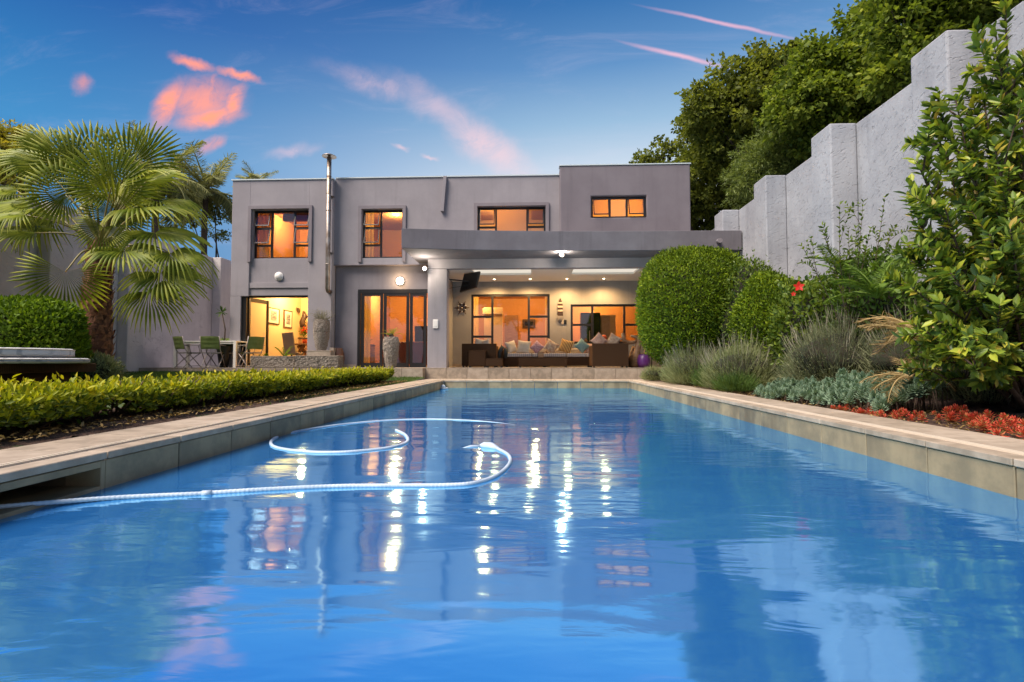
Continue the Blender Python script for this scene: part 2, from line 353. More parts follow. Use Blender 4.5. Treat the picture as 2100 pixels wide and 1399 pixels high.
M['grey_stripe'] = stripes('grey_striped_canvas', (.56, .55, .56), (.36, .36, .38), 3.2, 'X', (.75, .95))
M['cream'] = pmat('cream_canvas', (.52, .46, .38), .9, c2=(.45, .38, .30), nscale=9, bump=.3, bscale=120)
M['seatpad'] = stripes('striped_seat_pad', (.52, .46, .42), (.30, .25, .24), 5, 'X', (.7, .95))
M['orange_stripe'] = stripes('orange_striped_cloth', (.62, .38, .12), (.15, .05, .02), 6.5, 'X', (.4, .6))
M['teal'] = pmat('teal_cloth', (.10, .22, .24), .9, c2=(.22, .30, .26), nscale=40)
M['floral'] = pmat('floral_cloth', (.48, .38, .27), .9, c2=(.32, .20, .14), nscale=14)
M['mauve'] = pmat('mauve_cloth', (.26, .13, .17), .9, c2=(.42, .28, .30), nscale=22)
M['pinkish'] = pmat('peach_cloth', (.55, .36, .27), .9, c2=(.42, .24, .18), nscale=18)
M['orange'] = pmat('orange_cloth', (.6, .10, .03), .8)
M['blackcloth'] = pmat('black_cloth', (.02, .03, .035), .7)
M['purple'] = pmat('purple_glaze', (.10, .02, .14), .4)
M['wood'] = pmat('carved_wood', (.30, .17, .085), .55, c2=(.20, .10, .045), nscale=4, stretch=(1, 1, 6))
M['darkwood'] = pmat('dark_wood', (.06, .03, .018), .5, c2=(.04, .02, .012), nscale=6)
M['red_sofa'] = pmat('red_leather', (.16, .03, .018), .5)
M['grey_cloth'] = pmat('grey_cloth', (.22, .20, .19), .9)
M['black'] = pmat('black_plastic', (.012, .012, .013), .35)
M['screen'] = pmat('dark_screen', (.008, .006, .006), .15)
M['tan_floor'] = pmat('interior_floor', (.38, .26, .16), .35, c2=(.32, .21, .12), nscale=3)
M['yellow_room'] = pmat('yellow_room_paint', (.70, .56, .33), .8)
M['orange_room'] = pmat('orange_room_paint', (.50, .25, .085), .8)
M['blind'] = leafmat('roller_blind', [(.66, .48, .32)]*2, .8, .65, .1)
M['paper'] = pmat('picture_mount', (.70, .66, .55), .7)
M['photo'] = pmat('picture_print', (.12, .13, .14), .6, c2=(.40, .38, .34), nscale=4, stretch=(1, 1, 4))
M['whiteplastic'] = pmat('white_plastic', (.72, .68, .64), .4)
M['skylight'] = emat('skylight_panel', (1., .90, .76), .50)  # panels glow by themselves; the daylight through them is put in as emission
M['succ'] = leafmat('succulent_leaf', [(.10, .17, .11), (.18, .27, .18), (.30, .38, .26)], .6, .15)
M['redleaf'] = leafmat('red_leaf', [(.16, .05, .02), (.50, .05, .035), (.62, .11, .06), (.22, .17, .05), (.16, .17, .04)], .5, .2)
M['box'] = leafmat('boxwood_leaf', [(.04, .075, .005), (.13, .195, .008), (.27, .34, .014)], .6, .3, .2)
M['box2'] = leafmat('dense_shrub_leaf', [(.04, .085, .006), (.12, .205, .010), (.24, .33, .018)], .6, .3, .2)
M['gold'] = leafmat('golden_hedge_leaf', [(.04, .08, .008), (.18, .22, .010), (.36, .37, .012), (.48, .40, .018)], .55, .35, .25)
M['hedgelow'] = leafmat('hedge_green_leaf', [(.03, .055, .008), (.09, .13, .012), (.20, .21, .014)], .4, .25)
M['lav'] = leafmat('lavender_leaf', [(.10, .13, .045), (.24, .27, .11), (.38, .40, .20)], .7, .15)
M['lavdark'] = leafmat('dark_lavender_leaf', [(.075, .09, .045), (.17, .19, .09), (.31, .31, .18)], .7, .15)
M['tuft'] = leafmat('green_tuft', [(.03, .07, .012), (.07, .13, .02), (.13, .19, .03)], .6, .25)
M['grass'] = leafmat('grass_blade', [(.03, .07, .008), (.06, .12, .012), (.11, .18, .02)], .6, .3)
M['treeleaf'] = leafmat('tree_leaf', [(.06, .078, .014), (.145, .172, .028), (.26, .28, .055)], .6, .4, .2)
M['treeleaf2'] = leafmat('tree_leaf_bright', [(.06, .095, .014), (.155, .21, .026), (.30, .34, .055)], .6, .4, .2)
M['willow'] = leafmat('feathery_leaf', [(.08, .12, .03), (.16, .21, .05), (.27, .32, .09)], .55, .35)
M['yellowleaf'] = leafmat('yellow_tree_leaf', [(.14, .14, .02), (.30, .27, .03), (.46, .38, .04)], .5, .35)
M['fan'] = leafmat('fan_palm_leaf', [(.07, .11, .010), (.19, .24, .018), (.38, .39, .05)], .5, .35, .3)
M['feather'] = leafmat('feather_palm_leaf', [(.14, .155, .06), (.27, .28, .10), (.44, .42, .18)], .55, .3, .2)
M['petiole'] = pmat('petiole', (.22, .17, .05), .55, c2=(.14, .13, .03), nscale=8)
M['glossleaf'] = leafmat('glossy_shrub_leaf', [(.035, .07, .015), (.085, .145, .022), (.17, .25, .03), (.36, .40, .04), (.42, .30, .06)], .42, .3, .4)
M['hibleaf'] = leafmat('hibiscus_leaf', [(.04, .08, .008), (.11, .16, .014), (.22, .27, .025)], .5, .3, .3)
M['fern'] = leafmat('fern_leaf', [(.05, .10, .012), (.11, .19, .02), (.18, .27, .03)], .5, .35)
M['dry'] = leafmat('dry_frond', [(.10, .055, .02), (.26, .17, .06), (.42, .32, .15)], .7, .2)
M['drygrey'] = leafmat('dry_stem', [(.12, .11, .07), (.24, .22, .15), (.36, .32, .24)], .8, .1)
M['petal'] = leafmat('red_petal', [(.55, .02, .015), (.7, .03, .02)], .5, .3)
M['hose'] = pmat('white_hose', (.46, .54, .64), .5, c2=(.34, .42, .52), nscale=5)
def glass():
    mt = mat_new('window_glass'); new, setin, m, mix, smooth, L = NT(mt.node_tree)
    lw = new('ShaderNodeFresnel'); lw.inputs[0].default_value = 1.5
    t = new('ShaderNodeBsdfTransparent'); t.inputs[0].default_value = (.90, .88, .84, 1); g = new('ShaderNodeBsdfGlossy'); g.inputs['Roughness'].default_value = .0
    s = new('ShaderNodeMixShader'); gm = new('ShaderNodeNewGeometry'); L.new(m('MULTIPLY', m('ADD', m('MULTIPLY', lw.outputs[0], 1.0), .09, clamp=True), m('SUBTRACT', 1., gm.outputs['Backfacing'])), s.inputs[0]); L.new(t.outputs[0], s.inputs[1]); L.new(g.outputs[0], s.inputs[2])
    out(mt, s.outputs[0]); return mt
M['glass'] = glass()
def water():
    mt = mat_new('pool_water'); new, setin, m, mix, smooth, L = NT(mt.node_tree)
    tc = new('ShaderNodeTexCoord'); v = tc.outputs['Object']
    def noi(sc, stretch, d=2, di=0.):
        mp = new('ShaderNodeMapping'); L.new(v, mp.inputs[0]); mp.inputs['Scale'].default_value = stretch
        n = new('ShaderNodeTexNoise'); L.new(mp.outputs[0], n.inputs[0]); n.inputs['Scale'].default_value = sc; n.inputs['Detail'].default_value = d; n.inputs['Distortion'].default_value = di; return n.outputs[0]
    patch = smooth(noi(.35, (1, 1, 1)), .42, .62, .25, 1.)
    h = m('ADD', m('ADD', m('MULTIPLY', noi(.9, (.7, 1.8, 1), 2, .5), .55), m('MULTIPLY', noi(2.6, (.5, 1.8, 1), 2, .8), .12)), m('MULTIPLY', m('MULTIPLY', noi(7, (.6, 1.5, 1), 3, .6), .085), patch))
    bp = new('ShaderNodeBump'); bp.inputs['Strength'].default_value = .30; bp.inputs['Distance'].default_value = .09; L.new(h, bp.inputs['Height'])
    d = new('ShaderNodeBsdfDiffuse'); d.inputs[0].default_value = (.03, .215, .66, 1)
    tr = new('ShaderNodeBsdfTransparent'); tr.inputs[0].default_value = (.25, .62, .95, 1)
    b1 = new('ShaderNodeMixShader'); b1.inputs[0].default_value = .22; L.new(d.outputs[0], b1.inputs[1]); L.new(tr.outputs[0], b1.inputs[2])
    g = new('ShaderNodeBsdfGlossy'); g.inputs[0].default_value = (.48, .85, 1., 1); g.inputs['Roughness'].default_value = .07; L.new(bp.outputs[0], g.inputs['Normal'])
    fr = new('ShaderNodeFresnel'); fr.inputs[0].default_value = 1.33; L.new(bp.outputs[0], fr.inputs['Normal'])
    s = new('ShaderNodeMixShader'); L.new(m('ADD', m('MULTIPLY', fr.outputs[0], .42), .56, clamp=True), s.inputs[0]); L.new(b1.outputs[0], s.inputs[1]); L.new(g.outputs[0], s.inputs[2])
    out(mt, s.outputs[0]); return mt
M['water'] = water()
# ------------------------------------------------------------------ ground, pool, paving
PX0, PX1, PY0, PY1 = -2.38, 2.48, .45, 13.6          # pool water edges
WZ = -.205; TT = .018
def S(name, mb, mat, parent=None, **k): return tag(mb.build(name, mat, parent, **k), kind='structure')
S('ground', wallgrid(-150, 150, -80, 300, -.34, -.30, [(PX0-.3, PX1+.3, PY0-.3, PY1+.3), (-13, 8, -6, 22)], 'xy'), M['ground'])
pool = MB()
for a in ((PX0-.2, PX0-TT, PY0-.2, PY1+.2), (PX1+TT, PX1+.2, PY0-.2, PY1+.2), (PX0-TT, PX1+TT, PY0-.2, PY0-TT), (PX0-TT, PX1+TT, PY1+TT, PY1+.2)):
    if a[0] < PX0-.1 and a[1] < 0:       # the left side is open where the skimmer sits
        pool.box(a[0], a[1], a[2], 1.9, -1.6, -.045); pool.box(a[0], a[1], 1.9, 2.82, -1.6, -.45); pool.box(a[0], a[1], 2.82, a[3], -1.6, -.045)
    else: pool.box(*a, -1.6, -.045)
pool.box(PX0-.2, PX1+.2, PY0-.2, PY1+.2, -1.75, -1.6)
pool_o = S('pool', pool, M['poolblue'])
nich = MB(); nich.box(PX0-.6, PX0-.2, 1.8, 1.9, -.3, -.045); nich.box(PX0-.6, PX0-.2, 2.77, 2.87, -.3, -.045); nich.box(PX0-.7, PX0-.6, 1.8, 2.87, -.3, -.045); nich.box(PX0-.6, PX0-.2, 1.9, 2.77, -.3, -.19)
nich.build('skimmer_recess', M['wtile2'], pool_o)
wat = MB(); wat.add([(PX0-TT, PY0-TT, WZ), (PX1+TT, PY0-TT, WZ), (PX1+TT, PY1+TT, WZ), (PX0-TT, PY1+TT, WZ)], [(0, 1, 2, 3)])
wat.box(PX0-.59, PX0-TT-.001, 1.91, 2.76, WZ-.02, WZ+.0) if False else None
water_o = S('water', wat, M['water'])

G = .008; TL = .6
def tilemesh(name, lx, ly, lz, mat, bev=.004):
    mb = MB(); mb.box(-lx/2, lx/2, -ly/2, ly/2, -lz/2, lz/2); return mb.mesh(name, mat, bevel=bev, seg=1)
wt = [tilemesh('wall_tile', TT, TL-G, .40, M[k]) for k in ('wtile', 'wtile2')]
ns = [tilemesh('coping_edge', .135, TL-G, .04, M[k]) for k in ('tile', 'tile2')]
ou = [tilemesh('coping_tile', .50, TL-G, .045, M[k]) for k in ('tile', 'tile2')]
wtf = [tilemesh('wall_tile', TL-G, TT, .40, M[k]) for k in ('wtile', 'wtile2')]
rn = random.Random(3)
def jit(a): return (rn.uniform(-a, a)*.5, rn.uniform(-a, a)*.5, rn.uniform(-a, a)*.3)
n = int(round((PY1-(-.2))/TL))
for side, X in ((-1, PX0), (1, PX1)):
    for i in range(n+1):
        y = PY1-TL*(i+.5)
        if y < -.4: continue
        if y > PY0+.2:
            if side < 0 and 1.9 < y < 2.5: pass
            elif side < 0 and 2.5 <= y < 3.1: link('wall_tile', wt[0], pool_o, (X+side*TT/2, 3.085+.04, -.045-.2), jit(.004), (1, .085/.59, 1)) if False else None
            else: link('wall_tile', wt[rn.random() < .4], pool_o, (X+side*TT/2, y, -.045-.2), jit(.004))
        link('coping_edge', ns[rn.random() < .5], pool_o, (X+side*(.0675-.012), y, -.021), jit(.004))
        link('coping_tile', ou[rn.random() < .5], pool_o, (X+side*(.1475+.25), y, -.0235), jit(.004))
# the wall above and beside the skimmer opening
mb = MB(); mb.box(PX0-.60, PX0, 1.90, 2.769, -.085, -.047); mb.box(PX0-.21, PX0-.0005, 2.771, 2.80, -.44, -.0475); mb.box(PX0-TT, PX0, 2.802, 3.392, -.44, -.046); mb.box(PX0-.21, PX0, 1.6, 1.898, -.44, -.046)
mb.box(PX0-.21, PX0, 1.9, 2.77, -.44, -.185); None
mb.build('skimmer_surround', M['wtile'], pool_o, bevel=.003, seg=1)
W_ = PX1-PX0; k = int(W_/TL)+1
for i in range(k):
    x0 = PX0+i*TL; x1 = min(x0+TL, PX1); sc = (x1-x0)/TL
    if sc < .02: continue
    link('wall_tile', wtf[rn.random() < .4], pool_o, ((x0+x1)/2, PY1+TT/2, -.245), jit(.004), (sc, 1, 1))
nsf = [tilemesh('coping_edge', TL-G, .135, .04, M[q]) for q in ('tile', 'tile2')]
ouf = [tilemesh('coping_tile', TL-G, .50, .045, M[q]) for q in ('tile', 'tile2')]
for i in range(-1, k+1):
    x0 = PX0+i*TL+.055 if i >= 0 else PX0-.65; x0 = PX0-.645+(i+1)*TL; x1 = min(x0+TL, PX1+.645)
    if x1-x0 < .06: continue
    sc = (x1-x0)/TL
    link('coping_tile', ouf[rn.random() < .5], pool_o, ((x0+x1)/2, PY1+.1475+.25, -.0235), jit(.003), (sc, 1, 1))
    link('coping_tile', ouf[rn.random() < .5], pool_o, ((x0+x1)/2, PY1+.1475+.25+.5, -.0235), jit(.003), (sc, 1, 1))
    a0, a1 = max(x0, PX0+.0), min(x1, PX1-.0)
    if a1-a0 > .06: link('coping_edge', nsf[rn.random() < .5], pool_o, ((a0+a1)/2, PY1+.0555, -.021), jit(.003), ((a1-a0)/TL, 1, 1))
bed = MB()
for a in ((PX0-.65, PX0-.02, -.3, 1.79), (PX0-.65, PX0-.02, 2.88, PY1+1.1), (PX1+.02, PX1+.65, -.3, PY1+1.1), (PX0, PX1, PY1+.02, PY1+1.1)): bed.box(*a, -.30, -.047)
bed.build('coping_bed', M['grout'], pool_o)
for side, X in ((-1, PX0), (1, PX1)):
    t = MB()
    for d in (.126, .158): t.box(X+side*d-.006, X+side*d+.006, -.3, PY1+.14, -.03, .010)
    t.build('cover_track', M['track'], pool_o)
near = MB(); near.box(PX0-.65, PX1+.65, -1.6, PY0-.0, -.30, -.002); S('near_deck', near, M['tile'])
# soil and lawn
def sheet(name, x0, x1, y0, y1, fz, mat, nx=30, ny=60, amp=.0, seed=0):
    xs, ys = np.linspace(x0, x1, nx), np.linspace(y0, y1, ny); Xg, Yg = np.meshgrid(xs, ys); r = np.random.default_rng(seed)
    Z = fz(Xg, Yg)+amp*r.standard_normal(Xg.shape); V = np.stack([Xg, Yg, Z], -1).reshape(-1, 3)
    F = [(j*nx+i, j*nx+i+1, (j+1)*nx+i+1, (j+1)*nx+i) for j in range(ny-1) for i in range(nx-1)]
    return tag(link(name, mesh_np(name, V, F, mat, True)), kind='structure')
def lawn_z(x, y): return -.02+.15*np.clip((-3.9-x)/2.5, 0, 1)+.05*np.clip((y-12.5)/1.5, 0, 1)
def bed_z(x, y): return -.035+.22*np.clip((x-3.25)/2.2, 0, 1)**1.2
sheet('lawn', -12.6, -3.03, -5, 14.36, lawn_z, M['lawn'], 40, 90, .003, 1)
sheet('hedge_bed', -4.3, -3.04, -1, 12.6, lambda x, y: -.012+lawn_z(x, y)*0+.02*np.sin(x*7+y*3)*.5+.035*np.clip((-3.1-x)/.6, 0, 1), M['soil'], 24, 260, .008, 2)
sheet('planting_bed', 3.04, 5.7, -3, 15.6, bed_z, M['soil'], 40, 240, .01, 3)
# patio and terrace platforms with tiled risers
PZ = .313
pt = MB(); pt.box(-3.10, 5.55, 14.7, 17.6, -.3, PZ-.02); pat = S('patio', pt, M['tile'])
tt = MB(); tt.box(-11.6, -3.10, 14.36, 15.6, -.3, PZ-.02); ter = S('terrace', tt, M['tile'])
rt = [tilemesh('riser_tile', TL-G, .02, .32, M[q]) for q in ('tile', 'tile2')]
for i in range(15):
    x0 = -3.10+i*TL; x1 = min(x0+TL, 5.5); link('riser_tile', rt[rn.random() < .5], pat, ((x0+x1)/2, 14.69, PZ-.187), jit(.003), ((x1-x0)/TL, 1, 1))
for i in range(15):
    x1 = -3.10-i*TL; x0 = max(x1-TL, -11.6)
    if x1-x0 > .1: link('riser_tile', rt[rn.random() < .5], ter, ((x0+x1)/2, 14.35, PZ-.187), jit(.003), ((x1-x0)/TL, 1, 1))
ft = [tilemesh('floor_tile', TL-G, TL-G, .02, M[q]) for q in ('tile', 'tile2')]
for i in range(15):
    for j in range(5):
        x0 = -3.10+i*TL; x1 = min(x0+TL, 5.5); y0 = 14.68+j*TL
        if y0 > 17.3: continue
        y1 = min(y0+TL, 17.49)
        link('floor_tile', ft[rn.random() < .5], pat, ((x0+x1)/2, (y0+y1)/2, PZ-.01), None, ((x1-x0)/TL, (y1-y0)/TL, 1))
for i in range(15):
    for j in range(2):
        x1 = -3.10-i*TL; x0 = max(x1-TL, -11.6); y0 = 14.34+j*TL
        if x1-x0 > .1: link('floor_tile', ft[rn.random() < .5], ter, ((x0+x1)/2, y0+TL/2, PZ-.01), None, ((x1-x0)/TL, 1, 1))

# ------------------------------------------------------------------ garden walls
def garden_wall(label, XW, XP, ZT, pil, y0, y1, side, mat, zb):
    t = thing('garden_wall', label, 'wall', (XW, y0, zb))
    o = MB().box(min(XW, XW+side*.3), max(XW, XW+side*.3), y0, y1, zb, ZT).build('wall', mat, t, bevel=.02)
    for y in pil: MB().box(min(XP, XW-side*.003), max(XP, XW-side*.003), y, y+.62, zb, ZT+.004).build('pilaster', mat, t, bevel=.025)
    return t
garden_wall('tall pale grey plastered wall with square pilasters, right of the pool', 5.53, 5.08, 4.58, (3.95-.0, 6.43, 8.94, 11.42, 14.02), -1, 20, 1, M['wall'], -.3)
XLP = -11.3
def yat(px, X): d = _f*FPX+_r*(px-1050); return X*d.y/d.x
yl = [yat(q, XLP) for q in (-70, 97, 261, 450)]; print('left pilasters', yl, 'z', AZ(528, yl[3], 450), AZ(431, yl[1], 97)); ZLW = AZ(528, yl[3], 450)
garden_wall('grey plastered wall with pilasters behind the fan palm', -11.62, XLP, ZLW, yl, -1, yl[3]+1.2, -1, M['wall_left'], -.3)
gate = thing('garden_wall', 'short dark grey wall filling the gap between fan palm wall and house', 'wall', (-9.2, 15.92, -.3))
MB().box(-11.9, -8.93, yl[3]+1.22, yl[3]+1.42, -.3, ZLW-.04).build('wall', M['wall_left'], gate, bevel=.015)

# ------------------------------------------------------------------ house
YB, YM, YL_, YV, YD = 15.10, 15.28, 15.42, 17.5, 14.92     # block, middle upper wall, lower wall, veranda back wall, dark block
house = thing('house', 'two storey flat roofed grey plastered house with lit orange windows behind the pool', 'house', (-3, 15.3, 0))
HX0 = AX(473.5, YB, 560); ZR = AZ(371, YB, 480)
def hole(px0, px1, py0, py1, Y): return (AX(px0, Y, (py0+py1)/2), AX(px1, Y, (py0+py1)/2), AZ(py1, Y, (px0+px1)/2), AZ(py0, Y, (px0+px1)/2))
def P(name, mb, mat, **k): return mb.build(name, mat, house, **k)
h1 = hole(516, 634, 429, 529, YB); h5 = (AX(492, YB), AX(631.5, YB), PZ-.05, AZ(606, YB, 560))
XL1 = AX(680, YB, 560)
YR = YB+.06       # recessed panel between the corner piers
P('wall', wallgrid(HX0, XL1, -.3, ZR, YR, YR+.24, [h1, h5], 'xz'), M['facade'], bevel=.012)
xr0, xr1 = AX(510.5, YB, 560), AX(632, YB, 560)
zt = AZ(532, YB, 500)
P('pier', MB().box(HX0-.004, xr0, YB, YR-.002, h5[3]-.02, ZR+.003), M['facade'], bevel=.012)
P('pier', MB().box(HX0-.004, h5[0]-.0, YB, YR-.002, -.29, h5[3]-.02), M['facade'], bevel=.008)
P('pier', MB().box(xr1, XL1+.003, YB, YR-.002, -.29, ZR+.003), M['facade'], bevel=.012)
P('parapet_panel', MB().box(xr0, xr1, YB+.001, YR-.002, h1[3]+.0, ZR+.001), M['facade'])
P('ledge', MB().box(xr0+.002, xr1-.002, YB+.025, YR-.002, AZ(587, YB), AZ(576, YB)), M['facade'], bevel=.005)
# middle upper wall
XM1 = AX(1150, YM, 420)
ZLB = AZ(542, YM, 760)
h2 = hole(742, 826, 429, 529, YM); h3 = hole(979, 1119, 423, 530, YM)
ZRM = AZ(364.5, YM, 850)
P('wall', wallgrid(XL1+.004, XM1+.3, ZLB, ZRM, YM, YM+.24, [h2, h3], 'xz'), M['facade'])
P('roof_edge', MB().box(HX0-.03, XL1+.02, YB-.03, YB+.32, ZR+.004, ZR+.035), M['flash'])
P('roof_edge', MB().box(XL1+.021, XM1+.02, YM-.03, YM+.32, ZRM+.002, ZRM+.035), M['flash'])
P('string_course', MB().box(XL1+.006, -3.02, YM-.03, YM+.15, ZLB-.035, ZLB-.002), M['surround'], bevel=.005)
# lower wall with the folding doors
h6 = (AX(733, YL_), -3.07, PZ-.02, AZ(593.5, YL_, 800))
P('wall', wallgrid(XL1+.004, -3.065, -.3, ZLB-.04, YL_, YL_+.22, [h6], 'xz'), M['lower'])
P('plinth', MB().box(XL1+.01, h6[0]-.03, YL_-.02, YL_-.002, PZ-.01, PZ+.09), M['tile2'], bevel=.003)
# dark block
hD = hole(1212.5, 1326, 402, 446, YD); XD0, XD1 = AX(1148.5, YD, 420), AX(1416.5, YD, 420); ZD = AZ(338.5, YD, 1280)
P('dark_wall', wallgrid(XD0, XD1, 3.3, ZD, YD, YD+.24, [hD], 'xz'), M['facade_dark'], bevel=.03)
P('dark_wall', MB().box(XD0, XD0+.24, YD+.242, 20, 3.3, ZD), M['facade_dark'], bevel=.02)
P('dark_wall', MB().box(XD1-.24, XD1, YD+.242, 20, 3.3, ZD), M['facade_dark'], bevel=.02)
P('roof', MB().box(XD0+.24, XD1-.24, YD+.24, 20, ZD-.3, ZD-.15), M['flash'])
P('roof_edge', MB().box(XD0-.02, XD1+.02, YD-.02, YD+.28, ZD+.002, ZD+.03), M['flash'])
# roof, sides, slab, rear
P('roof', MB().box(HX0+.2, XD0-.01, YM+.25, 21, ZR-.35, ZR-.2), M['flash'])
P('side_wall', MB().box(HX0, HX0+.22, YR+.242, 21, -.3, ZR), M['facade'], bevel=.01)
P('rear_wall', MB().box(HX0, 5.4, 21.9, 22.1, -.3, ZR-.4), M['facade'])
P('floor_slab', wallgrid(HX0+.23, 5.4, YM+.3, 21.9, 3.22, 3.40, [(-2.77, 5.4, YM+.29, 17.45)], 'xy'), M['ceil'])
P('ground_floor', MB().box(HX0+.23, 5.4, YL_+.23, 21.9, .2, PZ-.004) , M['tan_floor'])
# veranda
XV0, XV1 = -2.77, 5.50
CZ = 3.21
hA = (AX(966, YV), AX(1127.5, YV), PZ+.0, AZ(603.5, YV, 1040)); hB = (AX(1170.5, YV), AX(1329, YV), AZ(705, YV, 1200), AZ(624, YV, 1240))
P('veranda_wall', wallgrid(XV0-.29, XV1, .2, CZ+.2, YV, YV+.22, [hA, hB], 'xz'), M['veranda'])
P('veranda_side_wall', MB().box(-3.06, XV0, YL_+.0, YV-.001, PZ, CZ+.2), M['veranda'])
XP0, XP1 = -3.06, AX(916, 14.72)
P('pillar', MB().box(XP0, XP1, 14.72, 15.15, PZ-.02, 3.16), M['facade'], bevel=.012)
P('pillar', MB().box(XP0, XV0+.0, 15.152, YL_-.002, PZ, 3.3), M['facade'])
P('skirting', MB().box(XV0, hA[0]-.02, YV-.015, YV-.001, PZ, PZ+.09), M['tile2'])
BZ = AZ(549.5, 14.72, 1100)
P('beam', MB().box(XP0-.002, 5.5, 14.718, 14.98, BZ, 3.50), M['facade'], bevel=.01)
P('beam', MB().box(XP0, XP0+.25, 14.982, YM-.002, BZ, 3.50), M['facade'])
sk1 = (AX(975, 16.15), AX(1089.5, 16.15), 15.12, 16.12); sk2 = (AX(1172, 16.15), AX(1300, 16.15), 15.12, 16.12)
P('veranda_ceiling', wallgrid(XV0-.02, XV1, 14.982, YV-.002, CZ, CZ+.06, [sk1, sk2], 'xy'), M['ceil'])
for s_ in (sk1, sk2): P('skylight', MB().box(s_[0]-.03, s_[1]+.03, s_[2]-.03, s_[3]+.03, CZ+.064, CZ+.09), M['skylight'])
# canopy
CT, CB = 3.965, 3.44
def bow(px): return float(np.interp(px, [823, 900, 1000, 1150, 1300, 1400, 1522], [13.2, 13.36, 13.53, 13.68, 13.75, 13.78, 13.8]))
front = [(AX(px, bow(px), 490), bow(px)) for px in np.linspace(823, 1522, 22)]
front[-1] = (5.50, 13.8)
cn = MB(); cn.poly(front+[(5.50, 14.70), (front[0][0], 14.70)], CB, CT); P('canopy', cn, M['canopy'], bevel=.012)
P('canopy_roof', MB().box(front[0][0]+.0, 5.5, 14.702, YM-.003, CB, CT-.02), M['canopy'])
P('canopy_roof', MB().box(5.0, 5.5, YM, 17.5, 3.42, CT-.02), M['canopy'])
P('scupper_pipe', MB().tube([at(1475, 494, 13.8)+Vector((0, .1, 0)), at(1477, 493, 13.45)], .062, 14), M['surround'])
# roof scupper box on the upper wall
a, b = at(913, 362, YM-.06), at(907, 434, YM-.06)
P('downpipe', MB().beam(a, b, .10, .10, up=(0, -1, 0)), M['facade'], bevel=.006)

def surround(h, Y, legs, name='window_surround', w=.10, t=.055):
    x0, x1, z0, z1 = h; mb = MB(); zl = z0-legs
    mb.box(x0-w, x0, Y-t, Y-.001, zl, z1); mb.box(x1, x1+w, Y-t, Y-.001, zl, z1); mb.box(x0-w, x1+w, Y-t, Y-.001, z1, z1+w)
    P(name, mb, M['surround'], bevel=.005)
surround(h1, YB, .13); surround(h2, YM, .13); surround(h3, YM, .13)

def window(h, Y, cols, trans, name='window', fw=.055, sash=(), parent=house, blind=None):
    """h: opening; cols: mullion x fractions; trans: per column list of z fractions (from top); sash: (col,row) that hang open"""
    x0, x1, z0, z1 = h; xs = [x0]+[x0+(x1-x0)*c for c in cols]+[x1]; d = .06; mb = MB()
    mb.box(x0, x0+fw, Y, Y+d, z0, z1); mb.box(x1-fw, x1, Y, Y+d, z0, z1)
    mb.box(x0+fw, x1-fw, Y+.001, Y+d-.001, z1-fw, z1); mb.box(x0+fw, x1-fw, Y+.001, Y+d-.001, z0, z0+fw)
    for x in xs[1:-1]: mb.box(x-fw/2, x+fw/2, Y+.002, Y+d-.002, z0+fw, z1-fw)
    root = None; panes = []; sashes = []
    for i in range(len(xs)-1):
        a = xs[i]+(fw if i == 0 else fw/2); b = xs[i+1]-(fw if i == len(xs)-2 else fw/2)
        zs = [z1-fw]+[z1-(z1-z0)*t for t in trans[i]]+[z0+fw]
        for t in zs[1:-1]: mb.box(a, b, Y+.003, Y+d-.003, t-fw/2, t+fw/2)
        for j in range(len(zs)-1):
            zt = zs[j]-(fw/2 if j else 0); zb = zs[j+1]+(fw/2 if j < len(zs)-2 else 0)
            (sashes if (i, j) in sash else panes).append((a, b, zb, zt))
    root = mb.build(name, M['frame'], parent)
    for a, b, zb, zt in panes: MB().box(a, b, Y+.026, Y+.034, zb, zt).build('pane', M['glass'], root)
    for a, b, zb, zt in sashes:
        hgt = zt-zb; f = .03; ang = math.radians(13)
        R = Matrix.Translation((0, Y-.004, zt)) @ Matrix.Rotation(-ang, 4, 'X') @ Matrix.Translation((0, -Y+.0, -zt))
        sb = MB(); y = Y-.012
        sb.box(a+.004, a+f, y-.02, y+.0, zb, zt); sb.box(b-f, b-.004, y-.02, y, zb, zt); sb.box(a+f, b-f, y-.02, y, zb, zb+f); sb.box(a+f, b-f, y-.02, y, zt-f, zt)
        sb.xform(R).build('sash', M['frame'], root)
        pb = MB().box(a+f, b-f, y-.012, y-.006, zb+f, zt-f).xform(R); pb.build('pane', M['glass'], root)
    return root
window(h1, YR+.12, (.30, .70), ([.36, .72], [], [.36, .72]), sash=((0, 0), (0, 1), (2, 0), (2, 1)))
window(h2, YM+.12, (.44,), ([.36, .72], []), sash=((0, 0), (0, 1)))
window(h3, YM+.12, (.27, .73), ([.38, .72], [], [.38, .72]), sash=((0, 0), (2, 0)))
window(hD, YD+.10, (.345, .655), ([], [], []), sash=((0, 0), (2, 0)), fw=.06)
window(hA, YV+.04, (.27, .735), ([.31, .585, .86], [], [.31, .585, .86]), sash=(), fw=.075)
window(hB, YV+.04, (.285, .70), ([.52], [], [.52]), sash=(), fw=.075)
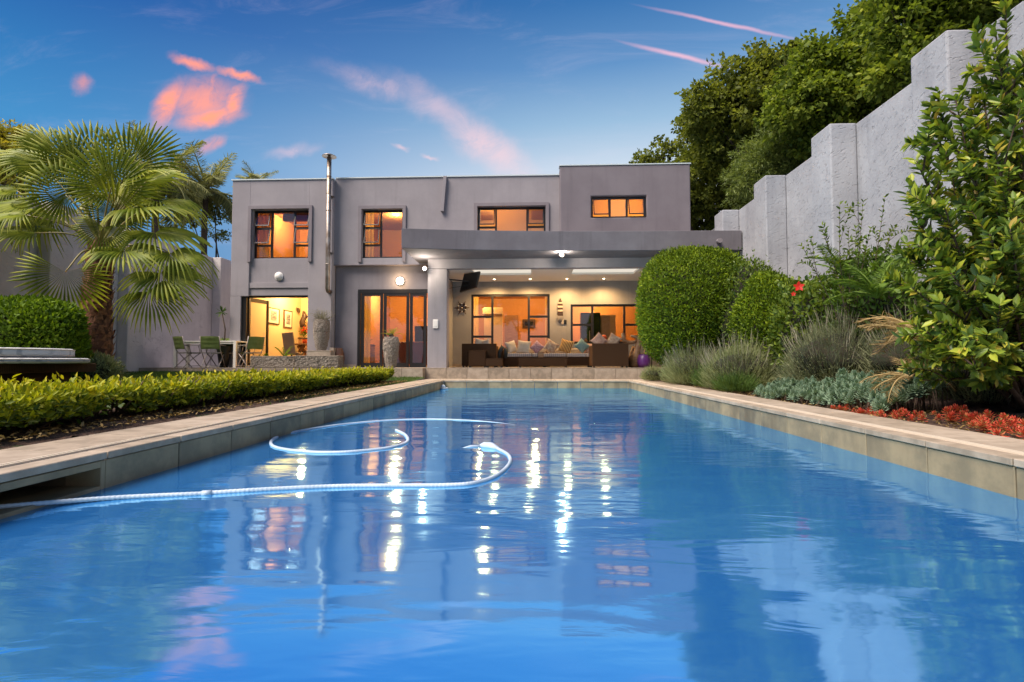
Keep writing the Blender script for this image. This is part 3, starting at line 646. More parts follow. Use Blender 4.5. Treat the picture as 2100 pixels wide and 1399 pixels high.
# folding doors
x0, x1, z0, z1 = h6; w3 = (x1-x0)
fd = MB(); fd.box(x0, x0+.09, YL_-.01, YL_+.09, z0, z1); fd.box(x0+.09, x1, YL_-.01, YL_+.09, z1-.12, z1); fr_ = fd.build('folding_door', M['frame'], house)
cols = [(740, 784.5), (786, 838.5), (840, 874)]
for q0, q1 in cols:
    a, b = AX(q0, YL_), AX(q1, YL_); mb = MB(); s = .085
    mb.box(a, a+s, YL_+.0, YL_+.05, z0+.02, z1-.122); mb.box(b-s, b, YL_, YL_+.05, z0+.02, z1-.122)
    mb.box(a+s, b-s, YL_+.001, YL_+.049, z1-.20, z1-.122); mb.box(a+s, b-s, YL_+.001, YL_+.049, z0+.02, z0+.16)
    mb.build('door_leaf', M['frame'], fr_)
    MB().box(a+s, b-s, YL_+.02, YL_+.028, z0+.16, z1-.20).build('pane', M['glass'], fr_)
# stacked glass door leaf on the left opening
x0, x1, z0, z1 = h5; z0 = PZ
mb = MB(); mb.box(x0, x0+.14, YR+.0, YR+.2, z0, z1-.002); mb.box(x0+.14, x1, YR+.05, YR+.15, z1-.05, z1-.002); dl = mb.build('stacking_door', M['frame'], house)
a = Vector((x0+.15, YR+.15, 0)); b = Vector((x0+.30, YR+.95, 0)); mb = MB()
for zz in (z0+.08, z1-.1): mb.beam(a+Vector((0, 0, zz)), b+Vector((0, 0, zz)), .12, .05, up=(0, 0, 1)) if False else mb.beam(a+Vector((0, 0, zz)), b+Vector((0, 0, zz)), .05, .12)
for p in (a, b): mb.beam(p+Vector((0, 0, z0+.02)), p+Vector((0, 0, z1-.04)), .08, .05)
mb.build('door_leaf', M['frame'], dl)
MB().add([tuple(a+Vector((0, 0, z0+.1))), tuple(b+Vector((0, 0, z0+.1))), tuple(b+Vector((0, 0, z1-.15))), tuple(a+Vector((0, 0, z1-.15)))], [(0, 1, 2, 3)]).build('pane', M['glass'], dl)
# flue
fx = AX(672, 14.95, 600); fy = 14.93; zb = AZ(596, fy, 672); ztp = AZ(323, fy, 676)
fl = P('flue_pipe', MB().tube([(fx, YB+.05, zb-.02), (fx, fy+.06, zb-.01), (fx, fy, zb+.06), (fx, fy, ztp)], .066, 16), M['steel'])
for py in (543, 433, 398, 363): MB().lathe([(.071, 0), (.075, .01), (.071, .025)], (fx, fy, AZ(py, fy, 672)), 16).build('pipe_joint', M['steel'], fl)
for py in (514, 396): MB().box(fx-.012, fx+.11, fy+.05, YB+.02, AZ(py, fy), AZ(py, fy)+.02).build('bracket', M['steel'], fl)
MB().lathe([(.01, .10), (.10, .085), (.205, .035), (.208, .02), (.19, .02), (.05, .06)], (fx, fy, ztp), 28).build('rain_cap', M['steel'], fl)
MB().tube([(fx, fy, ztp), (fx, fy, ztp+.06)], .045, 10).build('cap_stem', M['steel'], fl)

# rooms behind the openings
def room(x0, x1, y0, y1, z0, z1, mat, floor=True):
    t = .04
    P('room_wall', MB().box(x0, x1, y1, y1+t, z0, z1), mat); P('room_wall', MB().box(x0-t, x0-.001, y0, y1, z0, z1), mat); P('room_wall', MB().box(x1+.001, x1+t, y0, y1, z0, z1), mat)
    P('room_ceiling', MB().box(x0, x1, y0, y1-.001, z1-.04, z1-.002), mat)
    if floor: P('room_floor', MB().box(x0, x1, y0, y1-.001, z0+.003, z0+.02), M['tan_floor'])
room(HX0+.28, AX(655, YB)-.1, YR+.26, 19.2, PZ, 3.12, M['yellow_room'])
room(XL1+.25, -3.12, YL_+.24, 20.5, PZ, 3.12, M['orange_room'])
room(-3.0, hA[1]+.55, YV+.24, 21.5, PZ, 3.15, M['orange_room'])
room(hB[0]-.25, 4.9, YV+.24, 21.5, PZ, 3.15, M['orange_room'])
room(HX0+.28, XL1-.1, YR+.26, 19.0, 3.42, 5.55, M['orange_room'])
room(XL1+.2, -2.2, YM+.26, 19.0, 3.42, 5.45, M['orange_room'])
room(-2.0, XD0-.05, YM+.26, 17.8, 3.42, 5.45, M['blind'])
room(XD0+.3, XD1-.3, YD+.26, 17.5, 3.62, 5.75, M['blind'])
P('roller_blind', MB().box(h3[0]+.45, h3[1]-.42, YM+.30, YM+.31, h3[2]-.1, h3[3]-.02), M['blind'])
for q in ((.03, .33), (.36, .64), (.67, .97)): P('roller_blind', MB().box(hD[0]+(hD[1]-hD[0])*q[0], hD[0]+(hD[1]-hD[0])*q[1], YD+.27, YD+.28, hD[2]+(.08 if q[0] != .36 else 0), hD[3]), M['blind'])
# inner partitions seen through the glass
P('room_partition', MB().box(-1.9, -1.2, 19.6, 19.75, PZ, 2.55), M['yellow_room']); P('room_partition', MB().box(-2.96, -2.4, 20.2, 20.3, PZ, 3.0), M['yellow_room'])

def curtain(x0, x1, Y, z0, z1, mat):
    n = int((x1-x0)/.02)+2; V = []
    for i in range(n):
        x = x0+(x1-x0)*i/(n-1); y = Y+.035*math.sin(i*.9)+.012*math.sin(i*2.3)
        V += [(x, y+.02*math.sin(i*.5), z0), (x, y, z1)]
    mb = MB(); mb.add(V, [(2*i, 2*i+2, 2*i+3, 2*i+1) for i in range(n-1)], True); P('curtain', mb, mat)
curtain(h1[0]-.12, h1[0]+.30, YR+.42, h1[2]-.35, h1[3]+.1, M['blind']); curtain(h1[1]-.25, h1[1]+.15, YR+.42, h1[2]-.35, h1[3]+.1, M['blind'])
curtain(h2[0]-.12, h2[0]+.24, YM+.45, h2[2]-.35, h2[3]+.1, M['blind']); curtain(h6[0]-.1, h6[0]+.28, YL_+.40, PZ+.03, h6[3]+.05, M['blind'])
curtain(hA[0]-.15, hA[0]+.22, YV+.40, PZ+.03, hA[3]+.05, M['blind']); curtain(hA[1]-.15, hA[1]+.2, YV+.40, PZ+.03, hA[3]+.05, M['blind'])
P('doorway', MB().box(AX(1035, 21.3), AX(1062, 21.3), 21.44, 21.49, PZ+.03, PZ+2.1), M['wood']); P('room_beam', MB().box(h1[0], h1[1]+.6, 17.0, 17.15, 5.25, 5.5), M['wood'])
P('wardrobe', MB().box(h2[0]+.62, h2[1]+.5, 18.3, 18.9, 3.45, 5.3), M['wood'])
# ------------------------------------------------------------------ lamps
M['bulb_hot'] = emat('floodlight_glow', (1., .93, .80), 90); M['bulb'] = emat('downlight_glow', (1., .82, .52), 22); M['globe'] = emat('globe_glow', (1., .83, .55), 9)
def plight(name, loc, e, col=(1., .60, .25), r=.08, spot=None, parent=None, rot=None):
    l = bpy.data.lights.new(name, 'SPOT' if spot else 'POINT'); l.energy = e; l.color = col; l.shadow_soft_size = r
    if spot: l.spot_size = math.radians(spot); l.spot_blend = .7
    o = bpy.data.objects.new(name, l); COL.objects.link(o); o.parent = parent; o.location = loc
    if rot: o.rotation_euler = rot
    return o
def downlight(loc, e, label, group, spot=None, col=(1., .62, .26), r=.11):
    t = thing('ceiling_light', label, 'ceiling light', loc, 0, group)
    link('trim', DL_T, t); link('bulb', DL_B, t)
    plight('lamp', (0, 0, -.13), e, col, r, spot, t); return t
DL_T = MB().lathe([(.03, -.004), (.045, -.008), (.05, -.001)], n=16).mesh('trim', M['white']); DL_B = MB().lathe([(.001, -.010), (.032, -.007), (.032, -.002)], n=16).mesh('bulb', M['bulb'])
for i, px in enumerate((1013, 1087, 1163.5, 1240)):
    p = at(px, 568, 16.75); p.z = CZ
    downlight((p.x, 16.95, CZ), 90, ['lit downlight in the veranda ceiling next to the television', 'second lit veranda downlight from the television', 'lit veranda downlight above the lighthouse ornament', 'lit veranda downlight closest to the big round bush'][i], 'downlights in the veranda ceiling', 168, (1., .60, .24))
downlight((AX(621, 17.5), 17.5, 3.08), .65*285, 'lit downlight in the yellow dining room ceiling', None)
downlight((AX(812, 18.4), 18.4, 3.08), 161, 'lit downlight in the living room seen through the folding doors', None)
downlight((AX(985, 19.3)-.1, 19.3, 3.11), .65*161, 'downlight seen through the left sashes of the veranda door window', None)
downlight((AX(1098, 19.9), 19.9, 3.11), 74, 'downlight seen through the right sashes of the veranda door window', None)
downlight((AX(1215, 20.2), 20.2, 3.11), 1.3*136, 'downlight behind the kitchen window by the big round bush', None)
downlight((AX(608, 17.2, 440), 17.2, 5.51), 161, 'lit downlight upstairs behind the leftmost upper window', None)
downlight((AX(812, 17.0, 440), 17.0, 5.41), 68, 'lit downlight upstairs behind the tall narrow window', None)
downlight((-.9, 16.8, 5.41), 74, 'ceiling light upstairs behind the window with a blind', None)
downlight((2.6, 16.4, 5.71), 2.3*93, 'ceiling light in the dark block behind three small panes', None)
downlight((-1.6, 16.3, 5.41), 31, 'ceiling light upstairs near the left sash of the window with a blind', None)
def flood(px, py, label, Y=14.72, dy=.16):
    p = at(px, py, Y-dy); t = thing('floodlight', label, 'floodlight', p, 0, 'floodlights under the canopy')
    MB().lathe([(.03, .05), (.06, .03), (.075, -.01), (.07, -.04)], p, 16).xform(Matrix.Translation(p) @ Matrix.Rotation(PI*.62, 4, 'X') @ Matrix.Translation(-p)).build('housing', M['grey_frame'], t)
    MB().lathe([(.001, -.052), (.045, -.04), (.055, -.01), (.04, .02), (.001, .03)], p, 16).build('bulb', M['bulb_hot'], t)
    MB().beam(p+Vector((0, .03, .02)), (p.x, Y+.004, p.z+.04), .03, .03).build('bracket', M['grey_frame'], t)
    plight('lamp', (0, -.14, 0), 40 if px > 1000 else 26, (1., .88, .70), .05, None, t)
flood(1152, 523, 'bright floodlight hanging under the middle of the canopy', 14.12); flood(871, 551, 'bright floodlight at the top left of the veranda pillar', 14.6)
def bulkhead(px, py, Y, mat, label, lit):
    p = at(px, py, Y); t = thing('wall_lamp', label, 'wall lamp', (p.x, Y, p.z))
    R = Matrix.Translation((p.x, Y, p.z)) @ Matrix.Rotation(PI/2, 4, 'X')
    MB().lathe([(.13, .0), (.13, .03), (.118, .045)], n=28).xform(R).build('base', M['white'], t)
    MB().lathe([(.112, .042), (.10, .07), (.06, .095), (.001, .103)], n=28).xform(R).build('lamp_shade', mat, t)
    if lit: plight('lamp', (0, -.22, 0), 10, (1., .66, .32), .08, None, t)
bulkhead(572.5, 567, YR-.002, M['whiteplastic'], 'unlit round white wall lamp under the leftmost upper window', False)
bulkhead(821, 577, YL_-.002, M['globe'], 'glowing round wall lamp above the folding doors', True)
# ------------------------------------------------------------------ furniture on the veranda
def rbox(name, x0, x1, y0, y1, z0, z1, mat, parent, bev=.012): return MB().box(x0, x1, y0, y1, z0, z1).build(name, mat, parent, bevel=bev)
def zz(py, Y): return AZ(py, Y, 1095)
def arm_block(px0, px1, pt_, Y, D, label, feet=True):
    x0, x1 = AX(px0, Y), AX(px1, Y); t = thing('rattan_armchair', label, 'armchair', ((x0+x1)/2, Y, PZ), 0, 'dark rattan seats on the veranda')
    rbox('back', x0, x1, Y, Y+.10, PZ+.05, zz(pt_, Y), M['rattan'], t)
    rbox('arm', x0, x0+.10, Y+.102, Y+D, PZ+.05, zz(pt_, Y)-.06, M['rattan'], t); rbox('arm', x1-.10, x1, Y+.102, Y+D, PZ+.05, zz(pt_, Y)-.06, M['rattan'], t)
    rbox('seat', x0+.102, x1-.102, Y+.102, Y+D-.02, PZ+.05, PZ+.26, M['rattan'], t); rbox('seat_cushion', x0+.11, x1-.11, Y+.11, Y+D-.03, PZ+.262, PZ+.38, M['seatpad'], t, .03)
    for a in (x0+.05, x1-.05):
        for b in (Y+.05, Y+D-.08): MB().box(a-.03, a+.03, b-.03, b+.03, PZ, PZ+.05).build('foot', M['black'], t)
    return t
arm_block(947, 1018, 704.6, 15.45, .85, 'dark rattan armchair seen from behind, left end of the veranda')
arm_block(1214.5, 1289, 704.5, 15.05, .9, 'dark rattan armchair seen from behind, right of the sofa')
def rtable(px0, px1, py0, py1, Y, D, label, legs=True):
    x0, x1 = AX(px0, Y), AX(px1, Y); t = thing('rattan_table', label, 'side table', ((x0+x1)/2, Y, PZ), 0)
    z1 = zz(py0, Y); rbox('body', x0, x1, Y, Y+D, PZ+.045, z1-.02, M['rattan'], t); rbox('table_top', x0-.004, x1+.004, Y-.004, Y+D+.004, z1-.019, z1, M['rattan'], t, .004)
    for a in (x0+.03, x1-.03):
        for b in (Y+.03, Y+D-.03): MB().box(a-.02, a+.02, b-.02, b+.02, PZ, PZ+.045).build('leg', M['black'], t)
    return t
rtable(961, 995.5, 718.5, 750, 15.16, .27, 'narrow dark rattan table standing against the left armchair')
rtable(996, 1030, 735, 752, 15.0, .42, 'small low dark rattan side table right of the narrow one')
rtable(1064, 1163, 733, 750, 15.3, .55, 'long low dark rattan coffee table in front of the sofa')
wbx = thing('wooden_box', 'small light wooden box on the low rattan coffee table', 'box', (AX(1109, 15.5), 15.5, zz(733, 15.3)))
x0, x1 = AX(1103.5, 15.5), AX(1115, 15.5); rbox('body', x0, x1, 15.45, 15.6, zz(733, 15.3)+.002, zz(723, 15.5), M['wood'], wbx, .005); rbox('lid', x0-.006, x1+.006, 15.444, 15.606, zz(723, 15.5)+.001, zz(721.5, 15.5), M['wood'], wbx, .003)
# sofa
SY = 16.1; sx0, sx1 = AX(1020, SY), AX(1214, SY)
sf = thing('rattan_sofa', 'long dark rattan sofa with striped pale seat pads facing the pool', 'sofa', ((sx0+sx1)/2, SY, PZ), 0)
rbox('base', sx0+.2, sx1, SY, SY+.75, PZ+.05, zz(732.3, SY), M['rattan'], sf); rbox('back', sx0+.2, sx1, SY+.752, SY+.85, PZ+.05, PZ+.62, M['rattan'], sf)
rbox('arm', sx0+.0, sx0+.195, SY, SY+.85, PZ+.05, PZ+.56, M['rattan'], sf, .05)
zs = zz(732.3, SY); cuts = [AX(1034, SY), AX(1091, SY), AX(1103, SY)+.0, AX(1162, SY), AX(1202, SY), sx1]
for i in range(5): rbox('seat_cushion', cuts[i]+.006, cuts[i+1]-.006, SY+.01, SY+.74, zs+.002, zz(724.6, SY), M['seatpad'], sf, .02)
for i in range(4): rbox('back_cushion', sx0+.25+i*.66, sx0+.25+i*.66+.64, SY+.60, SY+.75, zz(724.6, SY)+.002, PZ+.60, M['cream'], sf, .04)
for a in (sx0+.3, (sx0+sx1)/2, sx1-.1): MB().box(a-.04, a+.04, SY+.04, SY+.1, PZ, PZ+.05).build('foot', M['black'], sf)
# scatter cushions
def pillow_mesh(name, mat, w=.44, t=.15):
    n = 14; V = []; u = np.linspace(-1, 1, n)
    for s_ in (1, -1):
        for b in u:
            for a in u:
                k = ((1-a*a)*(1-b*b))**.42; pin = 1-.10*(1-abs(a)**2)*abs(b)**3-.0; pin2 = 1-.10*(1-abs(b)**2)*abs(a)**3
                V.append((a*w/2*pin2, s_*t/2*k, b*w/2*pin))
    F = []
    for s_ in range(2):
        o = s_*n*n
        for j in range(n-1):
            for i in range(n-1):
                q = (o+j*n+i, o+j*n+i+1, o+(j+1)*n+i+1, o+(j+1)*n+i); F.append(q[::-1] if s_ == 0 else q)
    return mesh_np(name, V, F, mat, True)
def pillow(px, py, Y, w, mat, rot, tilt, yaw, label, t=.15):
    o = link('cushion', pillow_mesh('cushion', M[mat], w, t), None, at(px, py, Y), None)
    o.rotation_euler = (Matrix.Rotation(math.radians(yaw), 4, 'Z') @ Matrix.Rotation(math.radians(tilt), 4, 'X') @ Matrix.Rotation(math.radians(rot), 4, 'Y')).to_euler()
    tag(o, label, 'cushion', 'scatter cushions on the veranda seats'); return o
pillow(1049, 712, 16.45, .40, 'cream', -14, -14, 38, 'plain cream cushion at the left end of the sofa')
pillow(1074, 712, 16.42, .44, 'cream', 7, -16, -8, 'cream cushion with a button, second from the left on the sofa')
pillow(1101, 712.5, 16.38, .36, 'mauve', 42, -18, -10, 'mauve cushion tipped on its corner on the sofa')
pillow(1130, 711, 16.40, .41, 'floral', 33, -16, 12, 'cream patterned cushion between the mauve and the striped one')
pillow(1161, 710, 16.40, .43, 'orange_stripe', 16, -16, -14, 'orange and brown striped cushion on the sofa')
pillow(1193.5, 709.5, 16.42, .38, 'teal', 45, -16, 8, 'teal cushion tipped on its corner, right end of the sofa')
pillow(1208, 715, 16.5, .34, 'pinkish', 5, -12, -20, 'pale peach cushion half behind the right armchair')
pillow(1229, 699, 15.6, .40, 'pinkish', 45, -14, 10, 'peach patterned cushion poking above the right armchair')
pillow(1258, 699, 15.6, .38, 'floral', 30, -10, -20, 'cream patterned cushion poking above the right end of the armchair')
pillow(984, 706, 15.95, .34, 'cream', 12, -16, 20, 'cream cushion poking above the left armchair')
pillow(996, 707, 15.9, .32, 'cream', -20, -16, -20, 'second cream cushion above the left armchair, nearer the door window')
bb = at(1239, 692.5, 16.4); bl = MB().lathe([(.001, -.09), (.055, -.072), (.085, -.03), (.085, .03), (.055, .072), (.001, .09)], bb, 18).build('orange_lampion', M['orange']); tag(bl, 'round orange ball behind the peach cushion on the right armchair', 'ball')
# throw over the sofa's left arm
th = MB().tube([at(1022, 742, 16.05), at(1024, 722, 16.05), at(1031, 711, 16.05), at(1038, 716, 16.05), at(1037, 735, 16.05)], [.05, .07, .07, .07, .05], 10).build('throw', M['blackcloth']); tag(th, 'black and blue throw draped over the left arm of the sofa', 'throw')
# television on its arm
tvp = [at(951.5, 562, 15.75), at(983, 556, 15.35), at(975.5, 589, 15.35), at(942, 599.5, 15.75)]
nrm = (tvp[1]-tvp[0]).cross(tvp[3]-tvp[0]).normalized()
tv = thing('television', 'flat black television hanging on an arm below the veranda ceiling', 'television', tvp[0])
mb = MB(); mb.add([*tvp, *[p+nrm*.07 for p in tvp]], [(0, 1, 2, 3), (7, 6, 5, 4), (0, 4, 5, 1), (1, 5, 6, 2), (2, 6, 7, 3), (3, 7, 4, 0)]); mb.build('screen_housing', M['black'], tv, bevel=.012)
c_ = sum(tvp, Vector())/4; a_ = Vector((XV0+.0, 15.75, c_.z+.12))
MB().box(XV0-.0, XV0+.03, 15.67, 15.83, a_.z-.14, a_.z+.06).build('wall_plate', M['black'], tv)
MB().tube([a_, a_+Vector((.16, -.06, -.02)), a_+Vector((.2, -.1, -.05)), c_+nrm*.04], .018, 8).build('bracket_arm', M['black'], tv)
MB().tube([a_+Vector((.03, 0, -.12)), a_+Vector((.08, .0, -.34)), a_+Vector((.25, -.05, -.30)), c_-Vector((0, 0, .12))], .006, 6).build('cable', M['black'], tv)
# wall ornaments
wc = at(947.5, 631.5, YV-.03); wh = thing('ship_wheel', 'small dark ship wheel ornament with pale dots left of the veranda door window', 'ornament', (wc.x, YV-.03, wc.z))
mb = MB()
pts = [(wc.x+.14*math.cos(a), YV-.03, wc.z+.14*math.sin(a)) for a in np.linspace(0, 2*PI, 25)]; mb.tube(pts, .022, 8, cap=False).build('rim', M['darkwood'], wh)
MB().lathe([(.055, -.02), (.055, .02)], n=16).xform(Matrix.Translation((wc.x, YV-.03, wc.z)) @ Matrix.Rotation(PI/2, 4, 'X')).build('hub', M['darkwood'], wh)
MB().lathe([(.02, .022), (.001, .03)], n=12).xform(Matrix.Translation((wc.x, YV-.03, wc.z)) @ Matrix.Rotation(PI/2, 4, 'X')).build('hub_cap', M['whiteplastic'], wh)
for k in range(6):
    a = PI/6+k*PI/3-.5; dv = Vector((math.cos(a), 0, math.sin(a)))
    MB().tube([Vector((wc.x, YV-.03, wc.z))+dv*.05, Vector((wc.x, YV-.03, wc.z))+dv*.16, Vector((wc.x, YV-.03, wc.z))+dv*.25], [.012, .016, .011], 8).build('spoke', M['darkwood'], wh)
    a += PI/6; dv = Vector((math.cos(a)*.14, -.025, math.sin(a)*.14))
    MB().lathe([(.001, -.02), (.03, -.01), (.03, .01), (.001, .02)], n=10).xform(Matrix.Translation(Vector((wc.x, YV-.03, wc.z))+dv)).build('shell', M['whiteplastic'], wh)
def atw(px, py, d=.03): p = at(px, py, YV-d); return p
lt = thing('lighthouse_ornament', 'striped wooden lighthouse ornament hanging on the veranda wall', 'ornament', atw(1149, 640))
bands = [(612, 616, 1.2, 'darkwood'), (616, 620, 3.0, 'darkwood'), (620, 623, 4.2, 'cream'), (623, 627, 4.8, 'darkwood'), (627, 631, 5.0, 'cream'), (631, 635, 5.2, 'darkwood'), (635, 639, 5.2, 'cream'), (639, 643, 5.4, 'darkwood'), (643, 648, 5.6, 'darkwood')]
for a0, a1, w, mt in bands:
    p0, p1 = atw(1149-w, a1), atw(1149+w, a0); MB().box(p0.x, p1.x, YV-.05, YV-.004, p0.z, p1.z-.004).build('band', M[mt], lt)
pb = atw(1148, 652); MB().lathe([(.001, -.02), (.10, -.018), (.10, .018), (.001, .02)], n=20).xform(Matrix.Translation((pb.x, YV-.03, pb.z)) @ Matrix.Diagonal((1, 1, 1.7, 1)) @ Matrix.Rotation(PI/2, 4, 'X')).build('base', M['grey_cloth'], lt)
def plate(px0, px1, py0, py1, Y, mat, label, cat, nbut=2):
    a, b = at(px0, py1, Y), at(px1, py0, Y); t = thing('wall_switch', label, cat, ((a.x+b.x)/2, Y, (a.z+b.z)/2))
    MB().box(a.x, b.x, Y-.03, Y-.002, a.z, b.z).build('plate', mat, t, bevel=.006)
    w = (b.x-a.x); MB().box(a.x+w*.15, b.x-w*.15, Y-.036, Y-.0305, a.z+(b.z-a.z)*.22, b.z-(b.z-a.z)*.12).build('cover', mat, t, bevel=.003); return t
plate(888, 899, 655.5, 673.5, 14.718, M['whiteplastic'], 'pale weatherproof switch box on the front of the veranda pillar', 'switch')
plate(1150.5, 1155.5, 656, 665, YV, M['cream'], 'cream switch plate below the lighthouse ornament', 'switch'); plate(1156.5, 1162, 656, 665, YV, M['black'], 'dark socket plate right of the cream switch plate', 'socket')
# carved driftwood seat and purple stool at the right end
dw = thing('carved_wooden_seat', 'carved driftwood seat with a curved back between armchair and round bush', 'seat', (AX(1300, 15.6), 15.6, PZ))
p_ = lambda x, y, Y=15.6: at(x, y, Y)
MB().tube([p_(1277, 683), p_(1279, 698), p_(1287, 703), p_(1300, 702), p_(1307, 697)], [.05, .075, .07, .05, .03], 10).build('back', M['wood'], dw)
MB().tube([p_(1293, 689), p_(1305, 691), p_(1311, 697), p_(1306, 722), p_(1300, 752.5)], [.03, .05, .08, .10, .22], 12).build('trunk', M['wood'], dw)
MB().tube([p_(1306, 722), p_(1314, 726), p_(1322, 724), p_(1323, 716)], [.05, .025, .02, .03], 8).build('branch', M['wood'], dw)
MB().tube([p_(1290, 752, 15.9), p_(1297, 730, 15.9), p_(1301, 712, 15.8)], [.16, .10, .08], 12).build('root', M['wood'], dw)
q = p_(1320, 742, 15.4); st = thing('purple_stool', 'purple glazed garden stool half hidden by the round bush', 'stool', (q.x, 15.4, PZ))
MB().lathe([(.15, 0), (.19, .12), (.19, .24), (.15, .36), (.14, .37)], (q.x, 15.4, PZ), 20).build('body', M['purple'], st); MB().lathe([(.145, .372), (.14, .39), (.001, .395)], (q.x, 15.4, PZ), 20).build('seat', M['purple'], st)
q = p_(1320, 716, 16.2); bo = thing('drinks_cart', 'dark drinks cart with bottles beside the driftwood seat', 'cart', (q.x, 16.2, PZ))
for z in (.35, .85): MB().box(q.x-.22, q.x+.22, 16.0, 16.4, PZ+z, PZ+z+.03).build('shelf', M['darkwood'], bo)
for a in (-.2, .2):
    for b in (16.02, 16.38): MB().box(q.x+a-.015, q.x+a+.015, b-.015, b+.015, PZ, PZ+.9).build('post', M['black'], bo)
for k in range(3):
    bq = (q.x-.14+k*.12, 16.15, PZ+.882); tag(MB().lathe([(.03, 0), (.032, .14), (.012, .19), (.012, .25)], bq, 10).build('bottle', M[('cream', 'darkwood', 'orange')[k]]), ['pale bottle on the dark drinks cart', 'dark bottle in the middle of the drinks cart', 'orange bottle on the right of the drinks cart'][k], 'bottle')
# ------------------------------------------------------------------ pots and planters
def lathe_rough(prof, c, n, amp, seed):
    """finely chipped surface: the profile is subdivided and displaced"""
    r = np.random.default_rng(seed); zs_ = np.array([p[1] for p in prof]); rs_ = np.array([p[0] for p in prof]); m_ = int((zs_[-1]-zs_[0])/.022)
    t = np.linspace(0, 1, m_); arc = np.linspace(0, 1, len(prof)); R, Z = np.interp(t, arc, rs_), np.interp(t, arc, zs_)
    V = []
    for i in range(m_):
        for k in range(n):
            a = 2*PI*(k+.5*(i % 2))/n; q = R[i]+amp*r.standard_normal(); V.append((c[0]+q*math.cos(a), c[1]+q*math.sin(a), c[2]+Z[i]))
    F = [(i*n+k, i*n+(k+1) % n, (i+1)*n+(k+1) % n, (i+1)*n+k) for i in range(m_-1) for k in range(n)]
    mb = MB(); mb.add(V, F, False); return mb
V1 = (AX(659, 14.72), 14.72, zz(718, 14.72))
pl = thing('plinth', 'tiled stone plinth under the tall vase with dry grass', 'plinth', (V1[0], 14.75, PZ))
x0, x1 = AX(632, 14.6), AX(681, 14.6)
rbox('base', x0, x1, 14.5, 15.0, PZ, zz(719, 14.5)-.012, M['tile2'], pl, .006)
for k in range(2): rbox('top_tile', x0-.006+k*(x1-x0)*.5, x0-.003+(k+1)*(x1-x0)*.5, 14.494, 15.0, zz(719, 14.5)-.011, zz(718.4, 14.5), M['tile2'], pl, .003)
rbox('block', x1-.12, x1+.0, 14.72, 14.9, zz(718.4, 14.5)+.001, zz(713, 14.8), M['tile2'], pl, .004)
vs = [(.13, 0), (.17, .12), (.215, .40), (.235, .62), (.225, .80), (.175, .90), (.165, .905), (.15, .88)]
def vase(c, prof, label, seed):
    t = thing('stone_vase', label, 'vase', c); o = lathe_rough(prof, c, 40, .0055, seed).build('body', M['chip'], t)
    r_, z_ = prof[-2]; MB().lathe([(r_-.03, z_-.05), (.001, z_-.045)], c, 20).build('soil', M['soil'], t); return t
vase(V1, vs, 'tall chipped stone vase on the plinth holding dry grass', 1)
V2 = (AX(802, 14.62), 14.62, PZ)
vase(V2, [(.13, 0), (.15, .06), (.20, .32), (.225, .58), (.225, .78), (.19, .885), (.18, .89), (.16, .87)], 'chipped stone vase with a young cycad in front of the folding doors', 2)
cp = (AX(694, 15.0), 15.0, PZ); ct = thing('clay_pot', 'smooth brown clay pot beside the plinth', 'pot', cp)
MB().lathe([(.12, 0), (.165, .12), (.185, .27), (.17, .42), (.12, .55), (.115, .57), (.10, .56)], cp, 24).build('body', M['clay'], ct); MB().lathe([(.10, .53), (.001, .53)], cp, 20).build('soil', M['soil'], ct)
def planter(px0, px1, py0, Y, D, label):
    x0, x1 = AX(px0, Y), AX(px1, Y); z1 = zz(py0, Y); z0 = PZ+.02; t = thing('stone_planter', label, 'planter', ((x0+x1)/2, Y, PZ), 0, 'long rough stone planters on the terrace'); r = random.Random(int(px0))
    mb = MB(); nx, nz = int((x1-x0)/.035), 9
    def rough(pt): return Vector(pt)+Vector((r.gauss(0, .0035), r.gauss(0, .007), r.gauss(0, .003)))
    # rough stone shell: front, two ends, top rim
    def panel(o, u, v, nu, nv):
        V = [rough(Vector(o)+Vector(u)*(i/nu)+Vector(v)*(j/nv)) if 0 < i < nu and 0 < j < nv else Vector(o)+Vector(u)*(i/nu)+Vector(v)*(j/nv) for j in range(nv+1) for i in range(nu+1)]
        mb.add(V, [(j*(nu+1)+i, j*(nu+1)+i+1, (j+1)*(nu+1)+i+1, (j+1)*(nu+1)+i) for j in range(nv) for i in range(nu)])
    panel((x0, Y, z0), (x1-x0, 0, 0), (0, 0, z1-z0), nx, nz); panel((x1, Y, z0), (0, D, 0), (0, 0, z1-z0), 12, nz); panel((x0, Y+D, z0), (0, -D, 0), (0, 0, z1-z0), 12, nz); panel((x1, Y+D, z0), (x0-x1, 0, 0), (0, 0, z1-z0), nx, nz)
    mb.build('body', M['ledge'], t)
    rim = wallgrid(x0-.004, x1+.004, Y-.004, Y+D+.004, z1-.005, z1+.012, [(x0+.05, x1-.05, Y+.05, Y+D-.05)], 'xy'); rim.build('rim', M['tile2'], t, bevel=.004)
    MB().box(x0+.045, x1-.045, Y+.045, Y+D-.045, z1-.09, z1-.02).build('soil', M['soil'], t)
    MB().box(x0+.05, x1-.05, Y+.03, Y+D-.03, PZ, PZ+.019).build('foot', M['black'], t); return t
planter(514, 605, 731, 14.50, .42, 'long rough stone planter with a fern in front of the open dining room'); planter(606, 694, 730, 14.42, .40, 'rough stone planter in front of the plinth with the tall vase')
# pot with a tall stemmed plant at the wall
dpp = (AX(460, 14.95), 14.95, PZ); dp = thing('plant_pot', 'dark pot with a tall stemmed plant by the left corner of the house', 'pot', dpp)
MB().lathe([(.12, 0), (.17, .35), (.21, .62), (.215, .64), (.18, .63)], dpp, 20).build('body', M['black'], dp); MB().lathe([(.18, .60), (.001, .61)], dpp, 16).build('soil', M['soil'], dp)
